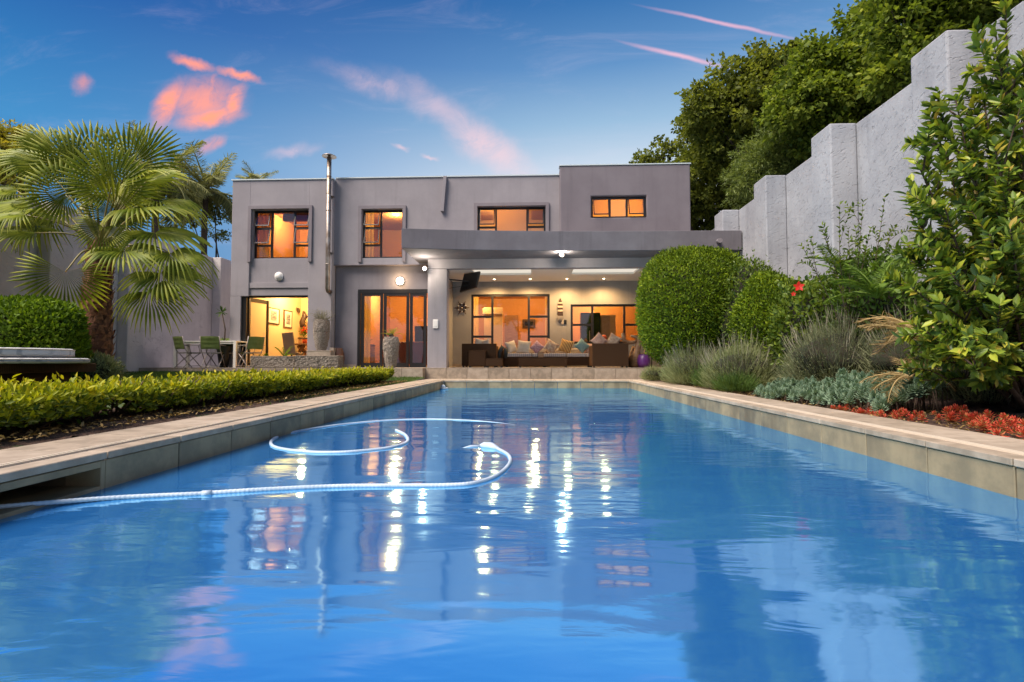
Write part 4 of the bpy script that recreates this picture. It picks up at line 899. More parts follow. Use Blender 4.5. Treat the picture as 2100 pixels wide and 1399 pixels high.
# ------------------------------------------------------------------ dining set on the terrace
TY = 14.62; tx0, tx1 = AX(356, TY), AX(484, TY); tz = zz(698, TY)
tb = thing('garden_table', 'long white metal garden table on the terrace', 'table', ((tx0+tx1)/2, TY+.35, PZ))
rbox('table_top', tx0, tx1, TY, TY+.62, tz-.035, tz, M['table_white'], tb, .006)
for a in (tx0, tx1-.085):
    for b in (TY+.004, TY+.54): rbox('leg', a+.002, a+.083, b, b+.075, PZ, tz-.037, M['table_white'], tb, .004)
rbox('apron', tx0+.09, tx1-.09, TY+.02, TY+.05, tz-.09, tz-.037, M['table_white'], tb, .004)
def chair_parts():
    g = M['grey_frame']; W2 = .25; out_ = []
    # the sitter faces +y; origin on the floor under the seat centre
    for s_ in (-1, 1):
        x = s_*W2
        out_.append(('leg', MB().tube([(x, .24, .0), (x, -.02, .30), (x, -.22, .52), (x, -.31, .90)], .0135, 8), g))       # front foot up into the back post
        out_.append(('leg', MB().tube([(x*.9, -.26, .0), (x*.9, .0, .26), (x*.9, .22, .43)], .0135, 8), g))
        out_.append(('armrest', MB().beam((x*1.08, -.27, .655), (x*1.08, .16, .64), .035, .018), g))
        out_.append(('arm_post', MB().tube([(x*1.04, .14, .635), (x*.98, .20, .43)], .011, 6), g))
    out_.append(('stretcher', MB().tube([(-W2*.9, -.22, .04), (W2*.9, -.22, .04)], .010, 6), g)); out_.append(('stretcher', MB().tube([(-W2, .2, .05), (W2, .2, .05)], .010, 6), g))
    out_.append(('seat_rail', MB().beam((-W2, .22, .43), (W2, .22, .43), .03, .03), g)); out_.append(('seat_rail', MB().beam((-W2, -.19, .43), (W2, -.19, .43), .03, .03), g))
    st_ = MB(); n = 8
    V = [(-W2+.01+(2*W2-.02)*i/6, -.19+.41*j/n, .442-.02*math.sin(PI*i/6)) for j in range(n+1) for i in range(7)]; F = [(j*7+i, j*7+i+1, (j+1)*7+i+1, (j+1)*7+i) for j in range(n) for i in range(6)]
    V2_ = [(x, y, z-.012) for x, y, z in V]; st_.add(V, F, True); st_.add(V2_, [f[::-1] for f in F], True)
    out_.append(('seat', st_, M['green_cloth']))
    bk = MB(); V = []
    for j in range(11):
        t = j/10; y = -.225-.085*t; z = .53+.36*t
        for i in range(9):
            u = i/8; V.append((-W2+.012+(2*W2-.024)*u, y-.035*math.sin(PI*u)*(.6+.4*math.sin(t*PI*3)**2), z+.008*math.sin(PI*u)))
    F = [(j*9+i, j*9+i+1, (j+1)*9+i+1, (j+1)*9+i) for j in range(10) for i in range(8)]
    bk.add(V, F, True); bk.add([(x, y-.02, z) for x, y, z in V], [f[::-1] for f in F], True); out_.append(('backrest', bk, M['green_cloth']))
    return [(n_, m_.mesh(n_, mt_), ) for n_, m_, mt_ in out_]
CH = chair_parts()
def chair(px, Y, rz, label):
    t = thing('folding_chair', label, 'chair', (AX(px, Y, 752), Y, PZ), math.radians(rz), 'green folding chairs around the garden table')
    for n_, me_ in CH: link(n_, me_, t)
chair(386, 14.62, -28, 'green folding armchair at the left end of the garden table'); chair(437, 14.60, 14, 'green folding armchair in front of the middle of the garden table')
chair(448, 15.18, 176, 'green folding chair on the far side of the table behind the middle chair'); chair(484, 15.16, 186, 'green folding chair on the far side of the table, nearest the open doorway')
chair(512, 14.78, 62, 'green folding armchair at the right end of the garden table')
# ------------------------------------------------------------------ day bed on the lawn
DB = Vector((-7.05, 7.6, 0)); DX = AX(200, 8.6)-(-6.28)
db = thing('rattan_day_bed', 'low dark rattan day bed base on the lawn', 'day bed', (-7.0+DX, 7.6, .13))
rbox('tray', -8.95+DX, -6.28+DX, 6.6, 8.6, .32, .465, M['rattan'], db, .02); rbox('base', -8.8+DX, -6.55+DX, 6.8, 8.4, .13, .318, M['rattan'], db, .01)
def disc(c, r, h, label, name='round_mattress'):
    prof = [(.001, 0), (r-.03, 0), (r-.006, .02), (r, .05), (r, h-.05), (r-.006, h-.02), (r-.03, h), (.001, h+.015)]
    t = thing(name, label, 'mattress', c, 0, 'striped mattresses on the day bed'); mb = MB().lathe(prof, (0, 0, 0), 48); link('cover', mb.mesh('cover', M['grey_stripe']), t)
    for z in (.02, h-.02): link('piping', MB().tube([((r-.002)*math.cos(a), (r-.002)*math.sin(a), z) for a in np.linspace(0, 2*PI, 49)], .008, 6, cap=False).mesh('piping', M['cream']), t)
disc((-6.98+DX, 7.6, .468), 1.10, .08, 'lower grey striped round mattress on the rattan day bed'); disc((-7.05+DX, 7.5, .566), 1.02, .13, 'upper grey striped round mattress on the rattan day bed')
# ------------------------------------------------------------------ things in the rooms
def picture(px0, px1, py0, py1, Y, label, mat='photo'):
    a, b = at(px0, py1, Y), at(px1, py0, Y); t = thing('framed_picture', label, 'picture', ((a.x+b.x)/2, Y, (a.z+b.z)/2))
    MB().box(a.x, b.x, Y-.03, Y-.001, a.z, b.z).build('frame', M['darkwood'], t); w = .03
    MB().box(a.x+w, b.x-w, Y-.034, Y-.0305, a.z+w, b.z-w).build('mount', M['paper'] if mat == 'photo' else M['darkwood'], t); w = .10
    if b.x-a.x > .35: MB().box(a.x+w, b.x-w, Y-.037, Y-.0345, a.z+w, b.z-w).build('print', M[mat], t)
    else: MB().box(a.x+.06, b.x-.06, Y-.037, Y-.0345, a.z+.08, b.z-.08).build('print', M[mat], t)
XR = HX0+.281
def side_picture(px0, px1, py0, py1, label):
    ya, yb = yat(px0, XR), yat(px1, XR); z1, z0 = AZ(py0, ya, px0), AZ(py1, ya, px0); t = thing('framed_picture', label, 'picture', (XR, (ya+yb)/2, (z0+z1)/2))
    d = (yb-ya)*.10; f = (z1-z0)*.07
    MB().box(XR+.001, XR+.03, ya, yb, z0, z1).build('frame', M['darkwood'], t); MB().box(XR+.0305, XR+.034, ya+d, yb-d, z0+f, z1-f).build('mount', M['paper'], t)
    MB().box(XR+.0345, XR+.037, ya+d*2.6, yb-d*2.6, z0+f*3, z1-f*3).build('print', M['photo'], t)
side_picture(546, 571, 629, 663, 'framed seascape picture on the yellow dining room wall'); side_picture(580, 597, 635, 672, 'tall narrow framed picture on the yellow dining room wall')
ys = yat(609, XR); zs2 = AZ(637, ys, 609)
tag(MB().add([(XR+.01, ys-.14, zs2+.1), (XR+.01, ys+.14, zs2+.1), (XR+.05, ys+.14, zs2), (XR+.07, ys, zs2-.13), (XR+.05, ys-.14, zs2), (XR+.005, ys, zs2-.02)], [(0, 1, 2, 3, 4), (0, 4, 3, 5), (1, 0, 5), (1, 5, 3, 2)]).build('wall_mask', M['darkwood']), 'small dark shield ornament on the yellow dining room wall', 'ornament')
picture(1071.5, 1098, 655, 673, 21.48, 'dark framed picture seen through the veranda door window', 'screen'); picture(765, 772, 636, 680, 20.48, 'narrow dark framed picture in the living room')
dc = thing('dining_chair', 'high backed grey dining chair in the yellow room', 'chair', (AX(592, 16.6), 16.6, PZ))
x0, x1 = AX(583, 16.6), AX(605, 16.6)
mb = MB(); mb.beam(((x0+x1)/2-.03, 16.5, PZ+1.12), ((x0+x1)/2+.03, 16.6, PZ+.42), .37, .06, up=(0, 1, 0)); mb.build('backrest', M['grey_cloth'], dc, bevel=.015)
rbox('seat', x0+.02, x1+.10, 16.63, 17.05, PZ+.40, PZ+.48, M['grey_cloth'], dc, .02)
for a in (x0+.06, x1+.04):
    for b in (16.64, 17.0): MB().box(a-.02, a+.02, b-.02, b+.02, PZ, PZ+.40).build('leg', M['darkwood'], dc)
dt = thing('dining_table', 'carved wooden dining table behind the grey chair', 'table', (AX(625, 17.4), 17.4, PZ))
rbox('table_top', AX(604, 17.4), AX(604, 17.4)+1.0, 17.1, 18.0, PZ+.74, PZ+.79, M['wood'], dt)
MB().tube([(AX(617, 17.4), 17.4, PZ), (AX(612, 17.4), 17.4, PZ+.4), (AX(622, 17.4), 17.4, PZ+.73)], [.12, .06, .08], 8).build('leg', M['wood'], dt); MB().tube([(AX(626, 17.4), 17.5, PZ), (AX(628, 17.4), 17.5, PZ+.4), (AX(610, 17.4), 17.5, PZ+.73)], [.12, .06, .08], 8).build('leg', M['wood'], dt)
cb = thing('wooden_cabinet', 'wooden cabinet with shelves at the right end of the yellow room', 'cabinet', (AX(628, 18.6), 18.6, PZ))
rbox('body', AX(614, 18.6), AX(614, 18.6)+.9, 18.5, 18.95, PZ, PZ+1.0, M['wood'], cb); rbox('top', AX(613, 18.6), AX(614, 18.6)+.93, 18.48, 18.96, PZ+1.002, PZ+1.05, M['darkwood'], cb)
sc_ = at(622, 655, 18.7); tag(MB().tube([sc_-Vector((0, 0, .28)), sc_-Vector((.05, 0, .1)), sc_+Vector((.06, 0, .12)), sc_+Vector((.0, 0, .3))], [.12, .09, .11, .03], 10).build('sculpture', M['darkwood']), 'dark carved figure standing on the wooden cabinet', 'sculpture')
fp = thing('flower_pot', 'pot of red flowers on the dining table', 'flower pot', at(625, 686, 17.3))
q = at(625, 688, 17.3); q.z = PZ+.79; MB().lathe([(.06, 0), (.09, .14), (.08, .14)], q, 14).build('pot', M['orange'], fp)
sd = thing('sideboard', 'wooden sideboard behind the first folding door pane', 'sideboard', (AX(750, 17.0), 17.0, PZ))
rbox('body', AX(738, 17.0), AX(760, 17.0), 16.9, 17.5, PZ, PZ+.72, M['wood'], sd); rbox('top', AX(737.5, 17.0), AX(760.5, 17.0), 16.88, 17.52, PZ+.722, PZ+.75, M['darkwood'], sd)
cabp = at(760, 640, 20.4)
rs = thing('red_sofa', 'dark red leather sofa in the living room behind the folding doors', 'sofa', (AX(845, 17.4), 17.4, PZ))
rbox('back', AX(812, 17.4), -3.2, 17.3, 17.5, PZ+.1, PZ+.85, M['red_sofa'], rs, .04); rbox('seat', AX(812, 17.4), -3.2, 17.502, 18.1, PZ+.1, PZ+.45, M['red_sofa'], rs, .04); rbox('arm', AX(812, 17.4)-.18, AX(812, 17.4)-.003, 17.3, 18.1, PZ+.1, PZ+.62, M['red_sofa'], rs, .04)
dk = thing('wall_television', 'dark television on the living room wall right of the sofa', 'television', (AX(862, 20), 20.4, 1.2)); rbox('screen', AX(850, 20.4), -3.3, 20.42, 20.47, zz(705, 20.4), zz(668, 20.4), M['screen'], dk, .005); rbox('stand', AX(852, 20.4), -3.35, 20.2, 20.41, PZ+.02, PZ+.45, M['darkwood'], dk, .005)
kr = thing('fridge', 'tall dark fridge behind the kitchen window next to the striped cushion', 'fridge', (AX(1195, 19.3), 19.3, PZ)); x0, x1 = AX(1191, 19.0), AX(1231, 19.0)
rbox('body', x0, x1, 18.9, 19.35, PZ, zz(642, 19), M['black'], kr); rbox('door', x0+.02, (x0+x1)/2-.01, 18.87, 18.898, PZ+.1, zz(644, 19), M['screen'], kr); rbox('door', (x0+x1)/2+.01, x1-.02, 18.87, 18.898, PZ+.1, zz(644, 19), M['screen'], kr); rbox('handle', (x0+x1)/2-.06, (x0+x1)/2-.03, 18.84, 18.869, PZ+.6, PZ+1.3, M['whiteplastic'], kr, .003)
kc = thing('kitchen_cupboard', 'tall pale cupboard behind the middle pane of the kitchen window', 'cupboard', (AX(1243, 19), 19.2, PZ)); rbox('body', AX(1232, 19), AX(1262, 19), 18.9, 19.4, PZ, zz(647, 19), M['yellow_room'], kc); rbox('door', AX(1233, 19), AX(1250, 19), 18.875, 18.898, PZ+.08, zz(649, 19), M['cream'], kc)
pd = thing('white_box', 'small bright notice on the wall seen through the veranda door window', 'notice', (AX(1050, 21.4), 21.45, 2.2)); rbox('sheet', AX(990, 19.58), AX(1030, 19.58), 19.55, 19.59, zz(644, 19.6), zz(632, 19.6), M['yellow_room'], pd, .003)
pd['label'] = 'pale panel high on the inner wall seen through the veranda door window'; pd['category'] = 'wall panel'; pd.name = 'wall_panel'
# ------------------------------------------------------------------ pool hose, float
def spline(pts, n=60, closed=False):
    P_ = [Vector(p) for p in pts]; P_ = [P_[0]*2-P_[1]]+P_+[P_[-1]*2-P_[-2]]; o = []
    for i in range(1, len(P_)-2):
        a, b, c, d = P_[i-1:i+3]
        for k in range(n):
            t = k/n; o.append(.5*((2*b)+(c-a)*t+(2*a-5*b+4*c-d)*t*t+(3*b-a-3*c+d)*t**3))
    o.append(P_[-2]); return o
def resample(pts, step):
    L_ = [0.]
    for a, b in zip(pts, pts[1:]): L_.append(L_[-1]+(b-a).length)
    s_ = np.arange(0, L_[-1], step); A = np.array([tuple(p) for p in pts]); return [Vector((float(np.interp(x, L_, A[:, 0])), float(np.interp(x, L_, A[:, 1])), float(np.interp(x, L_, A[:, 2])))) for x in s_], L_[-1]
def hose(pix, name, parent, r=.0115, z0=WZ+.006, zs_=None):
    pts = [onz(x, y, z0+(zs_[i] if zs_ else 0)) for i, (x, y) in enumerate(pix)]; pts, ln = resample(spline(pts, 30), .011)
    R = [r*(1.0 if i % 2 else .88) for i in range(len(pts))]
    return MB().tube(pts, R, 10, sm=False).build(name, M['hose'], parent)
hs = thing('pool_cleaner_hose', 'long white ribbed pool cleaner hose floating from the skimmer in a loop', 'hose', onz(700, 1000, WZ))
hose([(-60, 1045), (40, 1036), (230, 1021), (418, 1012)], 'hose_section', hs, zs_=[.03, .02, .005, 0]); hose([(430, 1011), (560, 1003), (700, 997), (830, 996), (920, 995), (975, 990), (1020, 974), (1045, 950), (1042, 933), (1020, 920)], 'hose_section', hs, r=.0125)
a, b = onz(414, 1012.5, WZ+.006), onz(434, 1011, WZ+.006); MB().tube([a, b], .016, 12).build('hose_joint', M['hose'], hs)
MB().tube([onz(1022, 921, WZ), onz(1008, 915, WZ+.01), onz(993, 914, WZ+.008), onz(983, 916, WZ)], [.016, .03, .03, .014], 12).build('cleaner_head', M['hose'], hs); MB().tube([onz(984, 916, WZ+.002), onz(965, 916, WZ+.002), onz(948, 920, WZ-.006)], [.014, .012, .006], 8).build('tail', M['hose'], hs)
h2s = thing('pool_cleaner_hose', 'curled thin white hose lying in an oval near the left pool wall', 'hose', onz(690, 900, WZ))
hose([(812, 882), (832, 893), (834, 907), (800, 918), (740, 925), (690, 928), (630, 927), (575, 920), (556, 911), (562, 899), (590, 889), (650, 878), (720, 869), (800, 862.5), (880, 860.5), (960, 863), (1040, 871), (1100, 884)], 'hose_section', h2s, .0135, WZ+.003, [0]*12+[-.004, -.006, -.006, -.008, -.014, -.02])
fq = onz(909, 797.5, WZ); fc = thing('chlorine_float', 'small white chlorine float by the far left pool corner', 'float', fq)
MB().lathe([(.05, -.03), (.09, 0.), (.125, .004), (.135, .015), (.125, .028), (.085, .03), (.08, .0)], fq, 24).build('ring', M['hose'], fc); MB().lathe([(.075, .03), (.07, .07), (.04, .10), (.001, .108)], fq+Vector((-.02, .04, 0)), 18).build('cap', M['hose'], fc)
# ------------------------------------------------------------------ foliage helpers
def unit(a): return a/np.maximum(np.linalg.norm(a, axis=-1, keepdims=True), 1e-9)
def leaf_arrays(Pt, D, Nn, L_, W_, shape='q', fold=.25, droop=.12):
    Pt, D = np.asarray(Pt, float), unit(np.asarray(D, float)); Nn = np.asarray(Nn, float); X = unit(np.cross(D, Nn)); Z = np.cross(X, D)
    L_ = np.broadcast_to(L_, (len(Pt),))[:, None]; W_ = np.broadcast_to(W_, (len(Pt),))[:, None]
    tmpl = {'q': [(0, 0, 0), (.5, .5, fold), (0, 1, -droop), (-.5, .5, fold)],
            'l': [(0, 0, 0), (.42, .28, fold*.8), (.46, .62, fold*.6), (0, 1, -droop*1.5), (-.46, .62, fold*.6), (-.42, .28, fold*.8)]}[shape]
    V = np.stack([Pt+X*W_*a+D*L_*b+Z*W_*c for a, b, c in tmpl], 1)
    n, k = len(Pt), len(tmpl); base = np.arange(n)[:, None]*k
    if k == 4: F = base+np.array([[0, 1, 2, 3]])
    else: F = np.concatenate([base+np.array([[0, 1, 2, 3]]), base+np.array([[0, 3, 4, 5]])], 0)
    return V.reshape(-1, 3), F, k
def leaves(name, Pt, D, Nn, L_, W_, mat, parent=None, shape='q', rnd=None, fold=.25, droop=.12, kind='stuff', rng=RNG):
    V, F, k = leaf_arrays(Pt, D, Nn, L_, W_, shape, fold, droop)
    if rnd is None: rnd = np.clip(rng.normal(.45, .24, len(Pt)), 0, 1)
    V = V-np.array(worldloc(parent))[None] if parent is not None else V
    o = link(name, mesh_np(name, V, F, mat, False, np.repeat(rnd, k)), parent)
    if kind: o['kind'] = kind
    return o
def single_leaves(name, Pt, D, Nn, L_, W_, mat, parent, shape='l', rnd=None, fold=.25, droop=.12):
    """each leaf an object; five shared tints"""
    vs_ = []
    for i in range(5):
        V, F, k = leaf_arrays([(0, 0, 0)], [(0, 1, 0)], [(0, 0, 1)], 1., W_/L_ if np.isscalar(L_) else .42, shape, fold, droop); vs_.append(mesh_np(name, V, F, mat, False, np.full(k, .08+.21*i)))
    w = np.array(worldloc(parent)); D = unit(D); X = unit(np.cross(D, Nn)); Z = np.cross(X, D)
    for i in range(len(Pt)):
        o = bpy.data.objects.new(name, vs_[int(min(4, max(0, (rnd[i] if rnd is not None else random.random())*5)))]); COL.objects.link(o); o.parent = parent
        Mx = Matrix(((X[i, 0], D[i, 0], Z[i, 0]), (X[i, 1], D[i, 1], Z[i, 1]), (X[i, 2], D[i, 2], Z[i, 2]))).to_4x4()
        s_ = float(L_ if np.isscalar(L_) else L_[i]); o.matrix_local = Matrix.Translation(Vector(Pt[i]-w)) @ Mx @ Matrix.Scale(s_, 4)
def split_near(name, Pt, D, Nn, L_, W_, mat, parent, n=300, shape='l', score=None, fold=.25, droop=.12, rng=RNG):
    rnd = np.clip(rng.normal(.45, .25, len(Pt)), 0, 1)
    L_ = np.broadcast_to(L_, (len(Pt),)).copy(); W_ = np.broadcast_to(W_, (len(Pt),)).copy()
    sc_ = score if score is not None else L_/np.linalg.norm(Pt-np.array([0, 0, .5]), axis=1)
    order = np.argsort(-sc_); a, b = order[:n], order[n:]
    single_leaves(name, Pt[a], D[a], Nn[a], L_[a], None, mat, parent, shape, rnd[a], fold, droop)
    if len(b): leaves(name, Pt[b], D[b], Nn[b], L_[b], W_[b], mat, parent, shape, rnd[b], fold, droop)
def lump(U_, seed, amp, freq=3.):
    r = np.random.default_rng(seed); o = np.zeros(len(U_))
    for k in range(7):
        f = r.standard_normal(3)*freq; o += np.sin(U_@f+r.uniform(0, 6.28))/7**.5
    return 1+amp*o
def sph(n, rng=RNG): return unit(rng.standard_normal((n, 3)))
def lumpy_core(name, c, rad, seed, amp, mat, parent, scale=.86, zmin=None, box=2.):
    bm = bmesh.new(); bmesh.ops.create_icosphere(bm, subdivisions=4, radius=1.)
    U_ = np.array([tuple(v.co) for v in bm.verts]); U_ = unit(U_); S_ = supere(U_, box)*lump(U_, seed, amp)[:, None]*scale
    for v, s_ in zip(bm.verts, S_):
        q = np.array(c)+s_*np.array(rad); v.co = Vector((q[0], q[1], max(q[2], zmin) if zmin is not None else q[2]))-worldloc(parent)
    me = bpy.data.meshes.new(name); bm.to_mesh(me); bm.free(); me.materials.append(mat); return link(name, me, parent)
def supere(U_, p):
    """superellipsoid direction scaling: p=2 sphere, larger is boxier"""
    k = (np.abs(U_)**p).sum(1)**(-1./p); return U_*k[:, None]
def bush(label, cat, c, rad, n, L_, W_, mat, seed, amp=.05, freq=3., depth=.14, name='clipped_bush', p=2.4, zmin=0., core=.86, sticks=.0, shape='q', tw=.45, parts=0):
    t = thing(name, label, cat, (c[0], c[1], zmin)); r = np.random.default_rng(seed)
    lumpy_core('branches', c, rad, seed, amp, M['core'], t, core, zmin, p)  # solid near-black lump that stands in for the shade inside the bush
    U_ = sph(n, r); S_ = supere(U_, p)*(lump(U_, seed, amp, freq)+.02*r.standard_normal(n))[:, None]; S_ *= (1-depth*r.random(n)**1.5+sticks*(r.random(n) > .93)*r.random(n))[:, None]
    Pt = np.array(c)+S_*np.array(rad); ok = Pt[:, 2] > zmin+.02; Pt, U_ = Pt[ok], U_[ok]; m_ = len(Pt)
    D = unit(U_+np.array([0, 0, .55])+.75*r.standard_normal((m_, 3))); Nn = unit(U_+tw*r.standard_normal((m_, 3)))
    ls = L_*(.7+.6*r.random(m_)); rnd = np.clip(r.normal(.40, .22, m_)+.10*np.sin(Pt[:, 0]*9+Pt[:, 2]*7), 0, 1)
    leaves('foliage', Pt, D, Nn, ls, ls*W_/L_, M[mat], t, shape, rnd)
    return t
# ------------------------------------------------------------------ round bushes
bush('big clipped round bright green bush beside the right end of the veranda', 'bush', tuple(at(1421, 632, 12.0)), (1.22, 1.2, 1.36), 60000, .062, .026, 'box', 5, .045, 3., .14, zmin=-.02, p=2.25, sticks=.04)
bush('clipped green dome bush behind the day bed', 'bush', (AX(45, 8.75), 8.75, .72), (.98, .7, .84), 26000, .085, .042, 'box2', 6, .05, 3., .14, zmin=.1, p=2.6)
bush('smaller clipped green bush under the red hibiscus flower', 'bush', tuple(at(1578, 668, 9.8)), (.58, .65, .92), 26000, .058, .028, 'box', 8, .07, 3., .18, zmin=0., p=2.15, sticks=.06)
bush('loose olive green bush between the two clipped bushes', 'bush', (4.55, 11.2, 1.35), (.75, .8, 1.22), 14000, .075, .028, 'hibleaf', 9, .10, 4., .3, name='loose_bush', zmin=0., sticks=.2)
bush('low grey green bush at the foot of the fan palm', 'bush', (AX(190, 9.4), 9.4, .30), (.42, .4, .30), 6000, .10, .012, 'lav', 12, .1, 4., .3, name='low_bush', zmin=.08, sticks=.25)
# ------------------------------------------------------------------ golden hedge
def hedge():
    t = thing('golden_hedge', 'long low clipped golden green hedge along the left pool edge', 'hedge', (-3.72, 7, 0)); r = np.random.default_rng(21)
    y0, y1, x0, x1, zt = 1.6, 12.25, -4.22, -3.32, .262
    def prof(y): return zt+.018*np.sin(y*2.1)+.014*np.sin(y*5.3+1)+.01*np.sin(y*11), x1+.05*np.sin(y*1.7+2)+.04*np.sin(y*4.1)
    # stems and forked twigs of each shrub
    st_ = MB(); yy_ = y0
    while yy_ < y1-.1:
        for k in range(3):
            b = Vector((-3.70+r.uniform(-.1, .12), yy_+r.uniform(-.08, .08), .0))
            for q in range(5):
                e = b+Vector((r.uniform(-.32, .34), r.uniform(-.25, .25), r.uniform(.20, .34))); md = b.lerp(e, .5)+Vector((r.uniform(-.04, .04), r.uniform(-.04, .04), -.02)); st_.tube([b, md, e], [.010, .007, .004], 5)
        yy_ += .34
    o = st_.build('stems', M['twig'], t); o['kind'] = 'stuff'
    n = 34000; y = y0+(y1-y0)*r.random(n)**.82; zt_, xf = prof(y); w = r.random(n); top = w < .42; fr = (w >= .42) & (w < .86)
    X = np.where(top, x0+(xf-x0)*r.random(n), np.where(fr, xf, x0)); Z = np.where(top, zt_, .06+(zt_-.06)*r.random(n)**.75)
    clump = .5+.5*np.sin(y*6.1+Z*9)*np.sin(X*8+y*3.3)
    dpt = .09*r.random(n)**1.4; Nn = np.where(top[:, None], [[0, 0, 1.]], np.where(fr[:, None], [[1., 0, .25]], [[-1., 0, .2]]))
    X = X-Nn[:, 0]*dpt*1.7; Z = Z-np.where(top, dpt, 0)+np.where(top, .03*(r.random(n)**6)*3, 0); X += np.where(fr, (Z-.2)*.12-.10*(Z < .12), 0)
    gap = (~top) & (Z < .19) & (np.sin(y*4.6+1.3)+.6*np.sin(y*9.7) > .15); keep = ~gap | (r.random(n) < .12)
    X, y, Z, Nn, top, clump = X[keep], y[keep], Z[keep], Nn[keep], top[keep], clump[keep]; n = len(X)
    ends = y > y1-.25; Pt = np.stack([X, y, Z], 1)
    D = unit(Nn*.8+np.array([0, 0, .5])+.8*r.standard_normal((n, 3))); N2 = unit(Nn+.5*r.standard_normal((n, 3))+np.array([0, -.2, .4]))
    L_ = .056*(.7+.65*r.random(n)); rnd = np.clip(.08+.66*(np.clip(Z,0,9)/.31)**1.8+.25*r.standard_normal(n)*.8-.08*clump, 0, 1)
    sc_ = L_/np.linalg.norm(Pt-np.array([0, 0, .5]), axis=1)*(Nn[:, 0]+Nn[:, 2] > .5); od = np.argsort(-sc_); a, b = od[:300], od[300:]
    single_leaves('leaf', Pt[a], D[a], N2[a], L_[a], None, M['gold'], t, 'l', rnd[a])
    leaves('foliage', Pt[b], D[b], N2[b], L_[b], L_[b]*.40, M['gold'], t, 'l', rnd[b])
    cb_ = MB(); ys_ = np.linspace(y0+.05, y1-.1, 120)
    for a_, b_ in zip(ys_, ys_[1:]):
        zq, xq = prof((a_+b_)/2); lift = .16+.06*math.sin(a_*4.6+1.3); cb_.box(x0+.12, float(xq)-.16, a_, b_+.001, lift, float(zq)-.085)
    cb_.build('inner_branches', M['core'], t)  # dark boxes block the view through; inner shade put in as colour
hedge()
# leaf litter in the hedge bed
def litter(name, x0, x1, y0, y1, n, label, cols, zf, L_=.035):
    r = np.random.default_rng(5); X, Y = r.uniform(x0, x1, n), r.uniform(y0, y1, n); Pt = np.stack([X, Y, zf(X, Y)+.012], 1); D = unit(np.stack([r.standard_normal(n), r.standard_normal(n), .2*r.standard_normal(n)], 1)); Nn = unit(np.array([0, 0, 1.])+.35*r.standard_normal((n, 3)))
    o = leaves(name, Pt, D, Nn, L_*(.5+r.random(n)), L_*.5, M[cols], None, 'q'); tag(o, label, 'leaf litter')
litter('leaf_litter', -3.45, -3.05, .8, 12.4, 2200, 'dead brown leaves scattered on the soil below the golden hedge', 'dry', lambda x, y: -.0*x+.02+.0*y)
litter('leaf_litter', 3.08, 4.0, 3.2, 12, 2200, 'dead leaves and bark scattered on the right planting bed', 'dry', lambda x, y: bed_z(x, y)+.01)
# ------------------------------------------------------------------ lawn grass
def grass():
    r = np.random.default_rng(31); n = 42000; X = r.uniform(-11.6, -3.04, n); Y = 5.5+(14.34-5.5)*r.random(n)**.6
    Z = lawn_z(X, Y); Pt = np.stack([X, Y, Z], 1); D = unit(np.stack([.45*r.standard_normal(n), .45*r.standard_normal(n), np.ones(n)], 1)); Nn = unit(r.standard_normal((n, 3)))
    L_ = .035+.045*r.random(n); o = leaves('grass', Pt, D, Nn, L_, .008, M['grass']); tag(o, 'short green lawn grass between the golden hedge and the terrace', 'grass')
grass()
# ------------------------------------------------------------------ fan palm
def fan_mesh(name, nseg, spread, R_, droop, cup, seed, split=.55):
    r = np.random.default_rng(seed); V = []; F = []; rnd = []
    da = spread/nseg
    for i in range(nseg):
        a = -spread/2+(i+.5)*da; ln = R_*(.80+.20*math.cos(a*.9))*r.uniform(.93, 1.05)*(1 if abs(a) < 2.2 else .8); rr_ = .25+.5*r.random(); twist = r.normal(0, .05); dr = droop*r.uniform(.7, 1.5)
        prev = None
        for j, f in enumerate((0.02, .30, split, .72, .87, 1.0)):
            hw = da/2*f if f <= split else da/2*split*max(.05, (1-(f-split)/(1-split))**.8)
            fall = -dr*max(0, f-split*.8)**2*R_*2.6; z = cup*f*(1-f)*R_; ridge = (.030 if f <= split else .016)*R_*min(1, f*3)
            aa = a+twist*max(0, f-split)
            row = [(math.sin(aa-hw)*ln*f if f <= split else math.sin(aa)*ln*f-math.cos(aa)*hw*ln, math.cos(aa-hw)*ln*f if f <= split else math.cos(aa)*ln*f+math.sin(aa)*hw*ln, z+fall-ridge),
                   (math.sin(aa)*ln*f, math.cos(aa)*ln*f, z+fall+ridge),
                   (math.sin(aa+hw)*ln*f if f <= split else math.sin(aa)*ln*f+math.cos(aa)*hw*ln, math.cos(aa+hw)*ln*f if f <= split else math.cos(aa)*ln*f-math.sin(aa)*hw*ln, z+fall-ridge)]
            b = len(V); V += row; rnd += [min(1, rr_+.35*(f > .8))]*3
            if prev is not None: F += [(prev, prev+1, b+1, b), (prev+1, prev+2, b+2, b+1)]
            prev = b
    return mesh_np(name, V, F, M['fan'], False, rnd)
PC = at(205, 512, 10.0)
fpalm = thing('fan_palm', 'fan palm with a thick brown shaggy trunk in front of the left wall', 'palm tree', (PC.x-.02, 10.0, .1))
zz_ = np.linspace(.05, PC.z+.05, 26); rr_ = np.interp(zz_, [.05, .5, 1.5, PC.z], [.36, .31, .25, .20])
MB().tube([(PC.x-.06+.06*z/PC.z, 10., z) for z in zz_], list(rr_*(1+.05*np.sin(zz_*17))), 18).build('trunk', M['palmbark'], fpalm)
r_ = random.Random(4); mb = MB()
